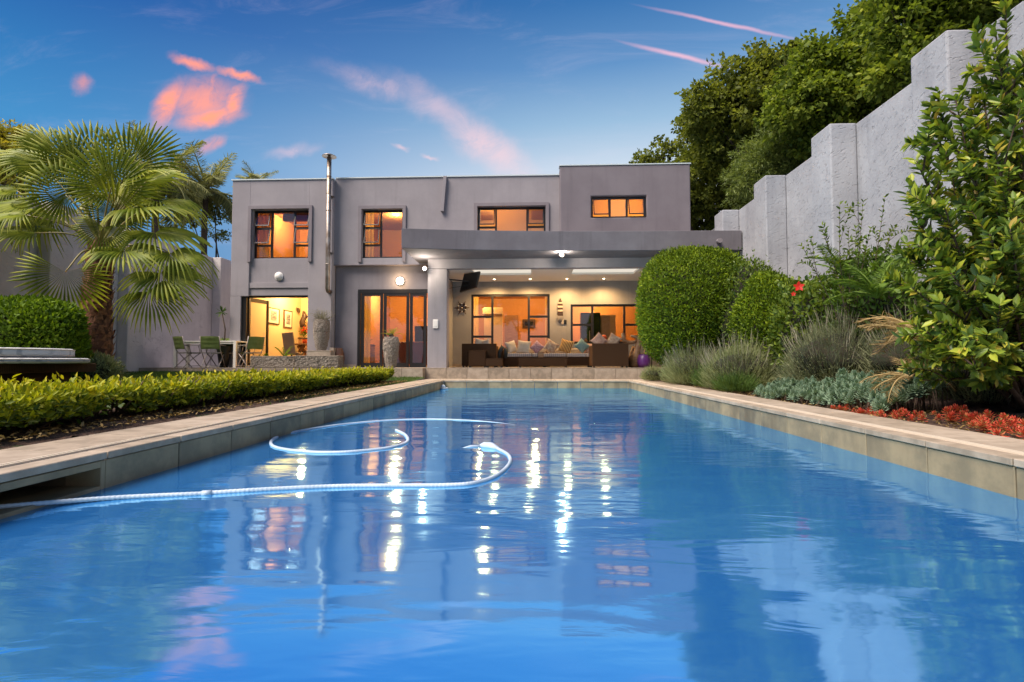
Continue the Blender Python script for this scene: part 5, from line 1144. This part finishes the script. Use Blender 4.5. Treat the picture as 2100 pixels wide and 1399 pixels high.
for k in range(210):
    z = .12+(PC.z-.1)*(k/210)**1.0; a = k*2.4+r_.uniform(-.2, .2); rad = float(np.interp(z, [.05, .5, 1.5, PC.z], [.36, .31, .25, .20]))*.93; c0 = Vector((PC.x-.06+.06*z/PC.z, 10., z)); o_ = Vector((math.cos(a), math.sin(a), 0)); s_ = o_.cross(Vector((0, 0, 1)))
    w = r_.uniform(.05, .085); h_ = r_.uniform(.10, .2); b0 = c0+o_*rad; tip = b0+Vector((0, 0, h_))+o_*r_.uniform(.03, .085)+s_*r_.uniform(-.03, .03)
    mb.add([b0-s_*w, b0+s_*w, tip+s_*w*.35, tip-s_*w*.35, b0+o_*.035+Vector((0, 0, h_*.4))], [(0, 1, 4), (1, 2, 4), (2, 3, 4), (3, 0, 4), (0, 3, 2, 1)])
mb.build('leaf_bases', M['boot'], fpalm)
FM = [fan_mesh('frond', 36, 4.7, 1., .16, .10, 1, .66), fan_mesh('frond', 34, 4.2, 1., .32, .12, 2, .62), fan_mesh('frond', 32, 3.8, 1., .6, .16, 3, .6), fan_mesh('frond', 40, 5.3, 1., .08, .05, 4, .68)]
# hub px, hub py, depth offset, tip direction px (dx, dy up), radius px, facing (1 towards the viewer ... 0 seen edge on), variant
fans = [(228, 385, -.5, (.05, 1), 92, .95, 3), (150, 345, .1, (-.25, 1), 96, .6, 0), (192, 330, .5, (-.05, 1), 92, .5, 0), (262, 345, .3, (.45, 1), 95, .6, 0), (300, 372, .1, (1, .35), 80, .35, 1),
        (95, 345, .3, (-.9, .7), 95, .5, 1), (135, 400, -.3, (-.5, .3), 85, .9, 3), (35, 392, .3, (-1, -.1), 80, .4, 2), (72, 478, -.2, (-1, .05), 88, .35, 1), (212, 466, -.8, (0, -1), 66, .6, 1),
        (255, 512, -.5, (1, -.5), 100, .45, 1), (288, 432, .0, (1, .0), 108, .35, 1), (318, 478, .1, (1, -.35), 108, .4, 1), (350, 520, -.1, (1, -.45), 92, .4, 2), (330, 560, -.3, (.9, -.6), 100, .5, 1),
        (305, 598, -.3, (.8, -.75), 88, .6, 2), (134, 558, -.8, (-.1, -1), 92, .85, 1), (60, 420, .0, (-1, -.3), 95, .4, 2), (295, 330, .6, (.7, .7), 88, .6, 0), (110, 310, .7, (-.6, .8), 80, .5, 0),
        (270, 400, .8, (.8, .3), 90, .6, 1), (20, 330, .6, (-1, .4), 80, .4, 1), (175, 380, .6, (-.5, .7), 75, .7, 0), (250, 400, .3, (.4, .8), 80, .7, 0), (50, 440, -.4, (-1, -.2), 85, .35, 1), (235, 440, .2, (.3, .4), 75, .8, 3), (325, 415, .9, (.9, -.2), 100, .4, 2), (110, 450, .7, (-1, -.4), 90, .4, 2)]
for hx, hy, dY, (dx, dy), rp, fc_, var in fans:
    Y = 10.0+dY; hp = at(hx, hy, Y); R_ = rp*Y/1060*(1.0+.12*(fc_ > .7)); ax = Vector((dx, 0, dy)).normalized(); rv = random.Random(int(hx*7+hy))
    ax = (ax+Vector((0, rv.uniform(-.35, .1)-(.25 if fc_ < .5 else 0), 0))).normalized()
    view = (Vector((0, 0, .5))-hp).normalized(); up = Vector((0, 0, 1)); nrm_ = (view*fc_+up*(1-fc_)*(1 if dy > -.8 else .4)); nrm_ = (nrm_-ax*nrm_.dot(ax)).normalized(); xx = ax.cross(nrm_)
    o = bpy.data.objects.new('frond', FM[var]); COL.objects.link(o); o.parent = fpalm
    Mx = Matrix(((xx.x, ax.x, nrm_.x), (xx.y, ax.y, nrm_.y), (xx.z, ax.z, nrm_.z))).to_4x4(); o.matrix_local = Matrix.Translation(hp-worldloc(fpalm)) @ Mx @ Matrix.Scale(R_, 4)
    crown = Vector((PC.x, 10., PC.z+rv.uniform(-.1, .15))); md = crown.lerp(hp, .5)+Vector((0, 0, .10 if dy > -.5 else .22)); pts = spline([crown, md, hp], 5)
    MB().tube(pts, [float(v) for v in np.linspace(.024, .011, len(pts))], 6).build('petiole', M['petiole'], fpalm)
# ------------------------------------------------------------------ feather palms
def feather_mesh(name, ln, curve, nl, ll, hang, seed, mat='feather', plum=.3, lw=.055):
    r = np.random.default_rng(seed); ts = np.linspace(.12, .98, nl); V = []; P_, D_, N_ = [], [], []
    def rp(t): a = curve*t; return np.array([0, ln*(t-.28*curve*t*t*.5), ln*(.55*t-.62*curve*t*t)])
    for t in ts:
        p = rp(t); d = unit(rp(t+.01)-rp(t-.01))
        for s_ in (-1, 1):
            side = np.array([s_, 0, 0]); v = unit(side*.75+d*.55+np.array([0, 0, plum*r.normal()-hang])); P_.append(p); D_.append(v); N_.append(unit(np.cross(v, d)+.3*r.standard_normal(3)))
    L_ = ll*np.sin(np.clip(np.repeat(ts, 2), .08, .95)*PI*.93+.15)**.6*r.uniform(.8, 1.1, 2*nl)
    Vv, F, k = leaf_arrays(P_, D_, N_, L_, ll*lw, 'l', .2, 3.0*hang+.8)
    pts = [Vector(rp(t)) for t in np.linspace(0, 1, 12)]; mb = MB().tube(pts, list(np.linspace(.028, .005, 12)), 5)
    b = len(Vv); Vv = np.concatenate([Vv, np.array([tuple(v) for v in mb.v])]); F = np.concatenate([F, np.array([f for f in mb.f if len(f) == 4])+b])
    rnd = np.concatenate([np.repeat(np.clip(r.normal(.45, .25, 2*nl), 0, 1), k), np.full(len(mb.v), .8)]); return mesh_np(name, Vv, F, M[mat], False, rnd)
FE = [feather_mesh('frond', 1., .9, 46, .34, .55, 1, lw=.03), feather_mesh('frond', 1., 1.4, 44, .34, .8, 2, lw=.03), feather_mesh('frond', 1., .3, 46, .28, .3, 3, lw=.03)]
def fpalm2(label, px, py, Y, ln, nf, seed, base_z=-.3, tr=.13):
    c = at(px, py, Y); t = thing('feather_palm', label, 'palm tree', (c.x, Y, base_z), 0, 'feather palms beyond the garden wall'); r = random.Random(seed)
    MB().tube([(c.x+.1*math.sin(k), Y, base_z+(c.z-base_z)*k/6) for k in range(7)], [tr*1.3, tr*1.1, tr, tr, tr*.95, tr*.9, tr*.8], 10).build('trunk', M['bark'], t)
    w = worldloc(t)
    for k in range(nf):
        o = bpy.data.objects.new('frond', FE[k % 3 if k > nf*.3 else 2]); COL.objects.link(o); o.parent = t
        el = r.uniform(-.9, .15) if k > nf*.3 else r.uniform(.2, .75)
        o.matrix_local = Matrix.Translation(c-w) @ Matrix.Rotation(k*2.4+r.uniform(-.3, .3), 4, 'Z') @ Matrix.Rotation(el, 4, 'X') @ Matrix.Scale(ln*r.uniform(.8, 1.1), 4)
    return t
fpalm2('feather palm with an upright frond behind the top right of the fan palm', 325, 375, 19, 2.3, 20, 1); fpalm2('feather palm with drooping fronds left of the house roof corner', 425, 390, 21, 1.95, 26, 2)
fpalm2('feather palm rising above the left end of the house roof', 527, 372, 25, 1.3, 13, 3); fpalm2('feather palm half hidden behind the middle of the fan palm', 245, 400, 20, 1.9, 16, 5)
fpalm2('short feather palm whose tips show above the roof left of the flue', 588, 395, 26, .9, 8, 6)
# ------------------------------------------------------------------ trees
def tree(name, label, base, blobs, nleaf, L_, W_, mat, seed, cat='tree', group=None, clump=.34, tr=.22, per=26, shape='q'):
    t = thing(name, label, cat, base, 0, group); r = np.random.default_rng(seed); Bc = [(np.array(c, float), rad) for c, rad in blobs]; vol = np.array([rd**2.2 for _, rd in Bc]); vol /= vol.sum()
    br = MB(); b0 = Vector(base); top = Vector(sum(c for c, _ in Bc)/len(Bc)); fork = b0.lerp(top, .45); fork.z = b0.z+(top.z-b0.z)*.5
    br_t = MB().tube([b0, b0.lerp(fork, .5)+Vector((.1, 0, 0)), fork], [tr, tr*.8, tr*.62], 10); br_t.build('trunk', M['bark'], t)
    for c, rd in Bc:
        c_ = Vector(c); md = fork.lerp(c_, .55)+Vector((r.normal()*.2, r.normal()*.2, .2)); br.tube([fork, md, c_], [tr*.45, tr*.26, tr*.1], 6)
        for k in range(7):
            d = Vector(sph(1, r)[0])*rd*.85; d.z = abs(d.z)*.8; e = c_+d; br.tube([md.lerp(c_, .6), c_.lerp(e, .4)+Vector((0, 0, .05)), e], [tr*.12, tr*.08, tr*.03], 4)
    br.build('branches', M['bark'], t)
    nc = nleaf//per; idx = r.choice(len(Bc), nc, p=vol); U_ = sph(nc, r); rad = r.random(nc)**.38
    C_ = np.array([Bc[i][0] for i in idx])+U_*(rad*np.array([Bc[i][1] for i in idx])*lump(U_, seed, .16, 2.5))[:, None]*np.array([1, 1, .9])
    cs = clump*r.uniform(.5, 1.25, nc); off = sph(nc*per, r)*(r.random(nc*per)**.5)[:, None]; off[:, 2] *= .6
    Pt = np.repeat(C_, per, 0)+off*np.repeat(cs, per)[:, None]; U2 = np.repeat(U_, per, 0); n = len(Pt)
    D = unit(U2*.5+off*.8+.6*r.standard_normal((n, 3))+np.array([0, 0, -.1])); Nn = unit(np.array([0, 0, 1.])+.7*r.standard_normal((n, 3)))
    ls = L_*(.65+.7*r.random(n)); rnd = np.clip(np.repeat(r.normal(.42, .2, nc), per)+.15*r.standard_normal(n), 0, 1)
    o = leaves('foliage', Pt, D, Nn, ls, ls*W_/L_, M[mat], t, shape, rnd); return t
def bl(Y, lst): return [(tuple(at(x, y, Y+dy)), rp*Y/1060) for x, y, rp, dy in lst]
tree('garden_tree', 'dark broadleaf tree just right of the dark upper block', (8.2, 23.5, -.3), bl(23, [(1350, 330, 42, 0), (1440, 285, 62, 0), (1395, 395, 75, -1), (1470, 385, 85, 0), (1345, 400, 45, 1), (1520, 430, 60, 1), (1440, 450, 70, 0), (1310, 345, 24, 0)]), 24480, .17, .11, 'treeleaf', 1, group='trees beyond the right garden wall')
tree('garden_tree', 'broadleaf tree whose crown peaks left of the contrails end', (10.0, 19.5, -.3), bl(19.5, [(1500, 170, 52, 0), (1450, 225, 52, 0), (1545, 240, 85, 0), (1575, 165, 55, 0), (1620, 270, 80, 0), (1490, 310, 70, 1), (1560, 110, 26, 0), (1620, 110, 26, 0)]), 28800, .17, .11, 'treeleaf', 2, group='trees beyond the right garden wall')
tree('garden_tree', 'tall broadleaf tree between the middle pilasters and the sky', (10.6, 16.5, -.3), bl(16, [(1665, 130, 55, 0), (1700, 200, 85, 0), (1640, 220, 70, 0), (1760, 150, 80, 0), (1770, 60, 55, 0), (1700, 300, 60, 0), (1800, 230, 60, 0)]), 25920, .16, .10, 'treeleaf2', 3, group='trees beyond the right garden wall')
tree('garden_tree', 'nearest broadleaf tree filling the top right above the wall', (11.2, 12.6, -.3), bl(12.6, [(1840, 60, 60, 0), (1900, -20, 95, 0), (1850, -20, 55, 0), (1960, 20, 90, 0), (1880, 120, 60, 0), (1840, 160, 45, 0), (2060, -40, 110, 0), (2040, -160, 110, 0), (2150, 60, 90, 0)]), 28800, .15, .085, 'treeleaf2', 4, group='trees beyond the right garden wall')
tree('feathery_tree', 'pale feathery tree in front of the dark trees above the wall', (8.9, 17.8, -.3), bl(17.5, [(1555, 330, 50, 0), (1600, 350, 60, 0), (1530, 380, 45, 0), (1590, 295, 36, 0), (1640, 330, 35, 0)]), 22000, .13, .025, 'willow', 5, clump=.26, tr=.12)
tree('yellow_tree', 'yellow green tree at the far left edge behind the wall', (-14.8, 13.4, -.3), bl(13, [(20, 280, 40, 0), (-40, 300, 70, 0), (60, 290, 28, 0), (30, 340, 55, 0), (-60, 380, 80, 0), (90, 330, 28, 0)]), 12000, .12, .05, 'yellowleaf', 6, clump=.24, tr=.15)
tree('twiggy_tree', 'thin twiggy tree between the feather palm and the left end of the house', (-13.5, 22.3, -.3), bl(22, [(390, 440, 34, 0), (440, 430, 28, 0), (440, 480, 22, 0), (360, 470, 30, 0)]), 1872, .14, .07, 'treeleaf', 7, clump=.3, tr=.12)
# unseen trees added behind the viewer to give the window glass a reflection
for k, (x, y, s_) in enumerate(((-9, -11, 1.), (-1.5, -15, 1.1), (9.5, -12, 1.))):
    tree('garden_tree', ['broadleaf tree behind the viewer on the left, mirrored in the upper windows', 'broadleaf tree behind the viewer in the middle, mirrored in the tall narrow window', 'broadleaf tree behind the viewer on the right, mirrored in the glass'][k], (x, y, -.3), [((x-1.5, y, 5.5*s_), 2.), ((x+1.6, y+.5, 6.2*s_), 2.2), ((x, y, 8.2*s_), 2.), ((x+.4, y-.6, 4.6*s_), 1.8)], 9000, .26, .17, 'treeleaf', 50+k, clump=.5)
# ------------------------------------------------------------------ right hand bed
def spiky(label, c, rad, n, ln, w, mat, seed, name='lavender_bush', up=.5, cat='bush', core=True, tips=True):
    t = thing(name, label, cat, (c[0], c[1], c[2])); r = np.random.default_rng(seed)
    if core: lumpy_core('branches', (c[0], c[1], c[2]+rad[2]*.42), (rad[0]*.8, rad[1]*.8, rad[2]*.42), seed, .12, M['core'], t, .85, c[2])  # dark lump in place of the deep shade between the stems
    U_ = sph(n, r); U_[:, 2] = np.abs(U_[:, 2]); q = r.random(n)**.5
    Pt = np.array(c)+U_*np.array(rad)*(q*.86*lump(U_, seed, .14, 3))[:, None]
    D = unit(U_*np.array([1, 1, .6])+np.array([0, 0, up+.4])+.28*r.standard_normal((n, 3))); Nn = unit(r.standard_normal((n, 3)))
    ls = ln*(.5+.8*r.random(n)); leaves('foliage', Pt, D, Nn, ls, w, M[mat], t, 'q', None, .3, .3)
    # many small leaves carried by the stems
    m_ = int(n*1.5); k = r.integers(0, n, m_); f = r.random(m_)*.85; P2 = Pt[k]+D[k]*(ls[k]*f)[:, None]; D2 = unit(D[k]*.8+.7*r.standard_normal((m_, 3)))
    leaves('leaflets', P2, D2, unit(r.standard_normal((m_, 3))), .035*(.6+.8*r.random(m_)), .007, M[mat], t, 'q')
    if tips:
        m_ = n//26; U3 = sph(m_, r); U3[:, 2] = np.abs(U3[:, 2])*.6+.4; U3 = unit(U3); P3 = np.array(c)+U3*np.array(rad)*.92; D3 = unit(U3*.7+np.array([0, 0, 1.])+.2*r.standard_normal((m_, 3)))
        leaves('flower_spikes', P3, D3, unit(r.standard_normal((m_, 3))), ln*(1.0+.7*r.random(m_)), w*1.1, M['drygrey'], t, 'q')
    return t
spiky('grey green lavender bush in front of the big round bush, nearest the veranda', (3.45, 11.3, 0), (.66, .8, .86), 6500, .26, .007, 'lav', 1)
spiky('grey green lavender bush, middle one along the right pool edge', (3.66, 9.4, 0), (.66, .75, .86), 7500, .24, .0065, 'lav', 2)
spiky('large dark lavender bush behind the grey green succulents', (4.25, 7.5, .1), (.72, .75, 1.02), 7000, .23, .006, 'lavdark', 3)
spiky('dark lavender bush right of the large one, below the ferns', (4.75, 6.7, .15), (.6, .6, .95), 4500, .20, .006, 'lavdark', 4)
spiky('small low grey shrub at the corner of the veranda step', (3.12, 13.4, 0), (.40, .45, .34), 2600, .14, .007, 'lav', 5, name='low_shrub', tips=False)
spiky('tuft of fresh green grass leaves between the lavender bushes', (3.32, 9.75, 0), (.34, .42, .30), 1500, .26, .007, 'tuft', 6, name='grass_tuft', cat='grass tuft', core=False, tips=False)
spiky('low green tuft at the pool edge in front of the middle lavender', (3.30, 8.65, 0), (.30, .45, .22), 1300, .2, .007, 'tuft', 7, name='grass_tuft', cat='grass tuft', core=False, tips=False)
bush('dark leafy undergrowth below the tall glossy shrub', 'bush', (4.95, 5.7, .45), (.62, .9, .5), 5200, .07, .03, 'hibleaf', 41, .12, 3.5, .35, name='undergrowth', zmin=.1, core=.75, sticks=.3, shape='l')  # added plant fills in what is only black shade under the shrub
spiky('dark dry undergrowth behind the red ground cover', (4.4, 5.2, .1), (.55, .5, .42), 3200, .2, .008, 'lavdark', 42, name='low_shrub', tips=False)  # also added, dark leaves in place of shade on the soil
# hibiscus, leafy bushes behind
bush('hibiscus bush carrying the red flower', 'bush', (4.62, 8.75, .95), (.66, .7, 1.0), 6500, .075, .045, 'hibleaf', 31, .12, 3.5, .35, name='hibiscus_bush', zmin=.05, core=.72, sticks=.25, shape='l')
bush('leafy bright green bush against the right wall behind the leggy shrub', 'bush', (4.95, 7.6, 1.05), (.5, .8, .95), 6500, .08, .036, 'fern', 32, .12, 3.5, .35, name='leafy_bush', zmin=.1, core=.72, sticks=.3, shape='l')
def flower(px, py, Y, s_, label):
    c = at(px, py, Y); t = thing('hibiscus_flower', label, 'flower', c); v = Vector((-.25, -1, .1)).normalized(); x = v.cross(Vector((0, 0, 1))).normalized(); y = x.cross(v)
    for k in range(5):
        a = k*2*PI/5+.3; d = x*math.cos(a)+y*math.sin(a); leaves('petal', [tuple(c)], [tuple(d+v*.35)], [tuple(v)], s_, s_*.62, M['petal'], t, 'l', np.array([.5]), -.1, .15, kind=None)
    MB().tube([c, c+v*s_*1.1+Vector((0, 0, -.01))], .004, 5).build('stamen', M['orange'], t)
flower(1638, 588, 7.95, .085, 'open red hibiscus flower above the lavender'); flower(1627, 603, 7.95, .04, 'small half open red hibiscus flower just below the open one')
# leggy shrub with arching stems
def leggy(label, base, tips, L_, mat, seed, name='leggy_shrub', rr=.011, nl=18, w=.42, whorl=3, side=4):
    t = thing(name, label, 'shrub', base); r = np.random.default_rng(seed); mb = MB(); Pt, D, Nn = [], [], []
    def along(pts, n, f0=.3):
        for f in np.linspace(f0, 1, n):
            i = min(len(pts)-2, int(f*(len(pts)-1))); p = pts[i].lerp(pts[i+1], f*(len(pts)-1)-i); d = (pts[i+1]-pts[i]).normalized()
            for _ in range(whorl): v = Vector(sph(1, r)[0]); v = (v-d*v.dot(d)).normalized(); Pt.append(tuple(p)); D.append(tuple(v*.8+d*.6+Vector((0, 0, .15)))); Nn.append(tuple(d+v*.2+Vector((0, 0, .6))))
    for tp in tips:
        b = Vector(base)+Vector((r.normal()*.06, r.normal()*.06, 0)); tp = Vector(tp); md = b.lerp(tp, .5)+Vector((r.normal()*.06, r.normal()*.05, .12)); pts = spline([b, md, tp], 8); mb.tube(pts, list(np.linspace(rr, rr*.25, len(pts))), 5); along(pts, nl)
        for k in range(side):
            f = .45+.5*r.random(); s_ = pts[int(f*(len(pts)-1))]; e = s_+(tp-b)*.22*r.random()+Vector(sph(1, r)[0])*.22+Vector((0, 0, .10)); q = spline([s_, s_.lerp(e, .5)+Vector((0, 0, .03)), e], 4); mb.tube(q, list(np.linspace(rr*.4, rr*.15, len(q))), 4); along(q, max(3, nl//3), .35)
    mb.build('stems', M['twig'], t)['kind'] = 'stuff'; Pt, D, Nn = np.array(Pt), np.array(D), np.array(Nn); n = len(Pt); Nn = unit(Nn+.4*r.standard_normal((n, 3)))
    return t, Pt, D, Nn, r
tips = [at(x, y, Y) for x, y, Y in ((1645, 505, 7.2), (1690, 478, 7.4), (1722, 420, 7.3), (1770, 415, 7.6), (1815, 405, 7.2), (1740, 470, 7.5), (1785, 470, 7.3), (1690, 520, 7.5), (1830, 470, 7.4))]
t, Pt, D, Nn, r = leggy('leggy shrub with thin arching stems against the right wall', tuple(at(1748, 720, 7.5)), tips, .05, 'hibleaf', 5, nl=20, whorl=2, side=3, rr=.009)
ls = .07*(.6+.7*r.random(len(Pt))); split_near('leaf', Pt, D, Nn, ls, ls*.42, M['hibleaf'], t, 300)
# big glossy shrub at the right
bx = (4.35, 4.75, .10); r0 = np.random.default_rng(77); tips = []
for x, y, Y in ((1862, 400, 4.6), (1880, 330, 4.5), (1905, 235, 4.6), (1960, 205, 4.4), (2040, 60, 4.3), (2015, 190, 4.5), (2060, 20, 4.6), (2100, 120, 4.3), (1860, 500, 4.7), (1870, 590, 4.5), (1900, 680, 4.4), (1935, 420, 4.2), (1950, 560, 4.1), (1930, 620, 4.3), (1990, 330, 4.3), (2040, 300, 4.1), (2080, 240, 4.7), (2110, 400, 4.2), (2030, 480, 4.0), (2090, 560, 4.0), (1985, 690, 4.1), (2060, 700, 4.0), (2150, 300, 4.6), (2200, 100, 4.6), (2160, 600, 4.3), (1920, 740, 4.5), (1890, 780, 4.7), (2130, 0, 4.5), (2120, 740, 4.2), (2000, 760, 4.1), (1960, 300, 4.9), (2010, 420, 4.9), (1945, 500, 5.0), (2060, 380, 5.0), (1985, 620, 4.9), (2075, 150, 5.0), (2085, 640, 4.9), (1940, 660, 4.9)): tips.append(tuple(at(x, y, Y)))
t, Pt, D, Nn, r = leggy('tall glossy leaved green shrub at the right edge in front of the wall', bx, tips, .09, 'glossleaf', 9, name='tall_shrub', nl=34, whorl=4, side=9, rr=.022)
ls = .10*(.5+.75*r.random(len(Pt))**1.3); split_near('leaf', Pt, D, Nn, ls, ls*.40, M['glossleaf'], t, 300)
# ferns and dry cycad fronds
FN = [feather_mesh('frond', 1., .9, 34, .20, .10, 11, 'fern', .1), feather_mesh('frond', 1., .6, 34, .22, .10, 12, 'fern', .1)]; DR = [feather_mesh('frond', 1., .8, 34, .26, .05, 13, 'dry', .25, .026), feather_mesh('frond', 1., 1.2, 34, .24, .15, 14, 'dry', .3, .026)]
def rosette(label, name, cat, c, ms, n, ln, seed, el=(.0, .7), arc=(0, 2*PI)):
    t = thing(name, label, cat, c); r = random.Random(seed)
    for k in range(n):
        o = bpy.data.objects.new('frond', ms[k % len(ms)]); COL.objects.link(o); o.parent = t; a = arc[0]+(arc[1]-arc[0])*((k*.618) % 1)
        o.matrix_local = Matrix.Rotation(a, 4, 'Z') @ Matrix.Rotation(r.uniform(*el), 4, 'X') @ Matrix.Scale(ln*r.uniform(.75, 1.1), 4)
    return t
rosette('clump of bright green ferns against the right wall', 'fern', 'fern', at(1800, 610, 6.9), FN, 16, .75, 1, (-.1, .9)); rosette('second fern clump left of the first, behind the hibiscus', 'fern', 'fern', at(1735, 570, 7.9), FN, 13, .7, 2, (-.1, .7))
rosette('dry straw coloured cycad behind the tall glossy shrub', 'dry_cycad', 'cycad', at(1890, 700, 5.6), DR, 15, .85, 3, (-.5, .6)); rosette('lower clump of withered brown fronds near the red ground cover', 'dry_cycad', 'cycad', at(1870, 775, 5.2), DR, 11, .5, 4, (-.5, .5))
# grey green succulents: each rosette is a part
def ros_mesh(name, mat, n, L_, W_, seed, tall=1.):
    r = np.random.default_rng(seed); P_, D_, N_, LL = [], [], [], []
    for k in range(n):
        f = k/n; a = k*2.4; el = f*1.35-.15; d = np.array([math.cos(a)*math.cos(el), math.sin(a)*math.cos(el), math.sin(el)]); P_.append((0, 0, tall*.55*f*L_*1.4)); D_.append(d); N_.append((-d[0]*.3, -d[1]*.3, 1.)); LL.append(L_*(1-.45*f))
    V, F, k = leaf_arrays(P_, D_, N_, np.array(LL), W_, 'l', .15, -.4); return mesh_np(name, V, F, M[mat], False, np.repeat(np.clip(r.normal(.5, .2, n), 0, 1), k))
SU = [ros_mesh('rosette', 'succ', 44, .055, .016, s_, 1.5) for s_ in (1, 2, 3)]; RD = [ros_mesh('rosette', 'redleaf', 26, .07, .014, s_, .9) for s_ in (4, 5, 6, 7)]
def patch(label, name, cat, xr, yr, n, ms, zf, seed, sc=(.7, 1.2), stem=True, dens=None):
    c = ((xr[0]+xr[1])/2, (yr[0]+yr[1])/2, 0); t = thing(name, label, cat, c); r = random.Random(seed); mb = MB()
    for k in range(n):
        x, y = r.uniform(*xr), r.uniform(*yr)
        if not stem and math.sin(x*9+y*3.1)+math.sin(y*6.3+2)+r.uniform(-.8, .8) < -.35: continue
        g = float(bed_z(np.array(x), np.array(y))); z = g+zf(x, y, r); o = bpy.data.objects.new('rosette', ms[k % len(ms)]); COL.objects.link(o); o.parent = t
        o.matrix_local = Matrix.Translation(Vector((x-c[0], y-c[1], z))) @ Euler((r.uniform(-.5, .5), r.uniform(-.5, .5), r.uniform(0, 6)), 'XYZ').to_matrix().to_4x4() @ Matrix.Scale(r.uniform(*sc), 4)
        if stem: mb.tube([(x+r.uniform(-.05, .05), y+r.uniform(-.05, .05), g-.01), (x, y, z+.01)], .006, 4)
    if stem: mb.build('stems', M['twig'], t)['kind'] = 'stuff'
    return t
hz = lambda a, b: (lambda x, y, r: .03+(x-3.2)*a+r.uniform(0, b))
patch('clump of blue green succulent rosettes nearest the middle lavender', 'succulent_clump', 'succulent', (3.15, 3.75), (6.7, 7.7), 110, SU, hz(.22, .05), 1, (1.0, 1.6)); patch('middle clump of blue green succulent rosettes along the pool coping', 'succulent_clump', 'succulent', (3.22, 3.95), (5.75, 6.75), 125, SU, hz(.26, .06), 2, (1.0, 1.6))
patch('tallest clump of succulent rosettes beside the red ground cover', 'succulent_clump', 'succulent', (3.28, 3.95), (5.0, 5.8), 100, SU, hz(.3, .08), 3, (1.0, 1.5)); patch('small succulent clump at the right edge among the red leaves', 'succulent_clump', 'succulent', (3.7, 4.1), (3.7, 4.1), 14, SU, hz(.1, .06), 9, (.8, 1.1))
patch('red leaved ground cover in front of the tall glossy shrub', 'red_ground_cover', 'ground cover', (3.18, 3.62), (3.3, 4.6), 170, RD, lambda x, y, r: .012+r.uniform(0, .08), 4, (.4, 1.0), False); patch('sparse red leaved plants below the succulents', 'red_ground_cover', 'ground cover', (3.12, 3.5), (4.6, 5.6), 60, RD, lambda x, y, r: .01+r.uniform(0, .03), 5, (.5, .9), False)
# ------------------------------------------------------------------ potted plants
def leafset(label, name, cat, c, n, ln, w, mat, seed, el=(.2, 1.2), shape='l', spread=.0, parts=True, droop=.5):
    t = thing(name, label, cat, c); r = np.random.default_rng(seed)
    a = np.arange(n)*2.4; e = r.uniform(*el, n); D = np.stack([np.cos(a)*np.cos(e), np.sin(a)*np.cos(e), np.sin(e)], 1); P_ = np.array(c)+spread*r.standard_normal((n, 3))*np.array([1, 1, .3]); Nn = np.stack([-np.cos(a)*.4, -np.sin(a)*.4, np.ones(n)], 1)
    ls = ln*(.7+.5*r.random(n)); leaves('leaves', P_, D, Nn, ls, w, M[mat], t, shape, None, .2, droop); return t
CY = [feather_mesh('frond', 1., .75, 22, .20, -.1, 21, 'fan', .05)]
rosette('young cycad with stiff green fronds growing in the stone vase by the folding doors', 'cycad', 'cycad', (V2[0], V2[1], PZ+.88), CY, 14, .42, 7, (.1, 1.0)); MB().lathe([(.07, 0), (.085, .05), (.05, .12)], (V2[0], V2[1], PZ+.86), 12).build('stump', M['bark'], bpy.data.objects['cycad'])
g_ = leafset('dry bleached grass heads in the tall stone vase', 'dry_grass', 'dry plant', (V1[0], V1[1], V1[2]+.86), 160, .34, .012, 'drygrey', 8, (-.25, 1.3), 'q', .05); leaves('seed_heads', np.array([V1[0], V1[1], V1[2]+1.06])+np.random.default_rng(2).normal(0, 1, (500, 3))*[.17, .12, .07], sph(500), sph(500), .035, .012, M['drygrey'], g_)
pf = rosette('dark green sword fern growing in the left stone planter', 'planter_fern', 'fern', (AX(583, 14.7), 14.70, zz(731, 14.5)-.02), [feather_mesh('frond', 1., .5, 26, .13, .0, 23, 'box2', .05)], 11, .52, 9, (-.3, .9))
leafset('small sprouting weed in the left stone planter', 'seedling', 'plant', (AX(545, 14.7), 14.7, zz(731, 14.5)-.02), 16, .13, .03, 'box2', 10, (.4, 1.4)); leafset('tiny seedling at the left end of the stone planter', 'seedling', 'plant', (AX(533, 14.7), 14.7, zz(731, 14.5)-.02), 10, .10, .02, 'box2', 11, (.4, 1.4))
dq = (AX(460, 14.95), 14.95, PZ+.62); d1 = leafset('tall stemmed green plant in the dark pot by the house corner', 'potted_plant', 'plant', dq, 40, .28, .045, 'tuft', 12, (.1, 1.2), 'l', .03)
tp = at(455, 640, 14.95); MB().tube([dq, (dq[0]+.02, dq[1], (dq[2]+tp.z)/2), tuple(tp)], [.025, .02, .016], 8).build('stem', M['twig'], d1); leaves('crown_leaves', np.repeat([tuple(tp)], 22, 0), sph(22)+np.array([0, 0, .3]), sph(22), .2, .04, M['tuft'], d1, 'l')
leaves('flowers', np.array(at(625, 677, 17.3))+np.random.default_rng(5).normal(0, .06, (60, 3)), sph(60), sph(60), .05, .04, M['petal'], bpy.data.objects['flower_pot'], 'l'); leaves('leaves', np.array(at(625, 683, 17.3))+np.random.default_rng(6).normal(0, .07, (60, 3)), sph(60), sph(60), .09, .04, M['box2'], bpy.data.objects['flower_pot'], 'l')
leafset('dark bare twiggy plant in the kitchen window by the round bush', 'twiggy_plant', 'plant', tuple(at(1322, 665, 18.2)), 60, .45, .02, 'core' if False else 'lavdark', 14, (-.1, 1.2), 'q', .05)
leafset('small dark green pot plant on the wooden sideboard', 'house_plant', 'plant', (AX(744, 17.1), 17.1, PZ+.76), 30, .32, .05, 'box2', 15, (.2, 1.3), 'l', .04)
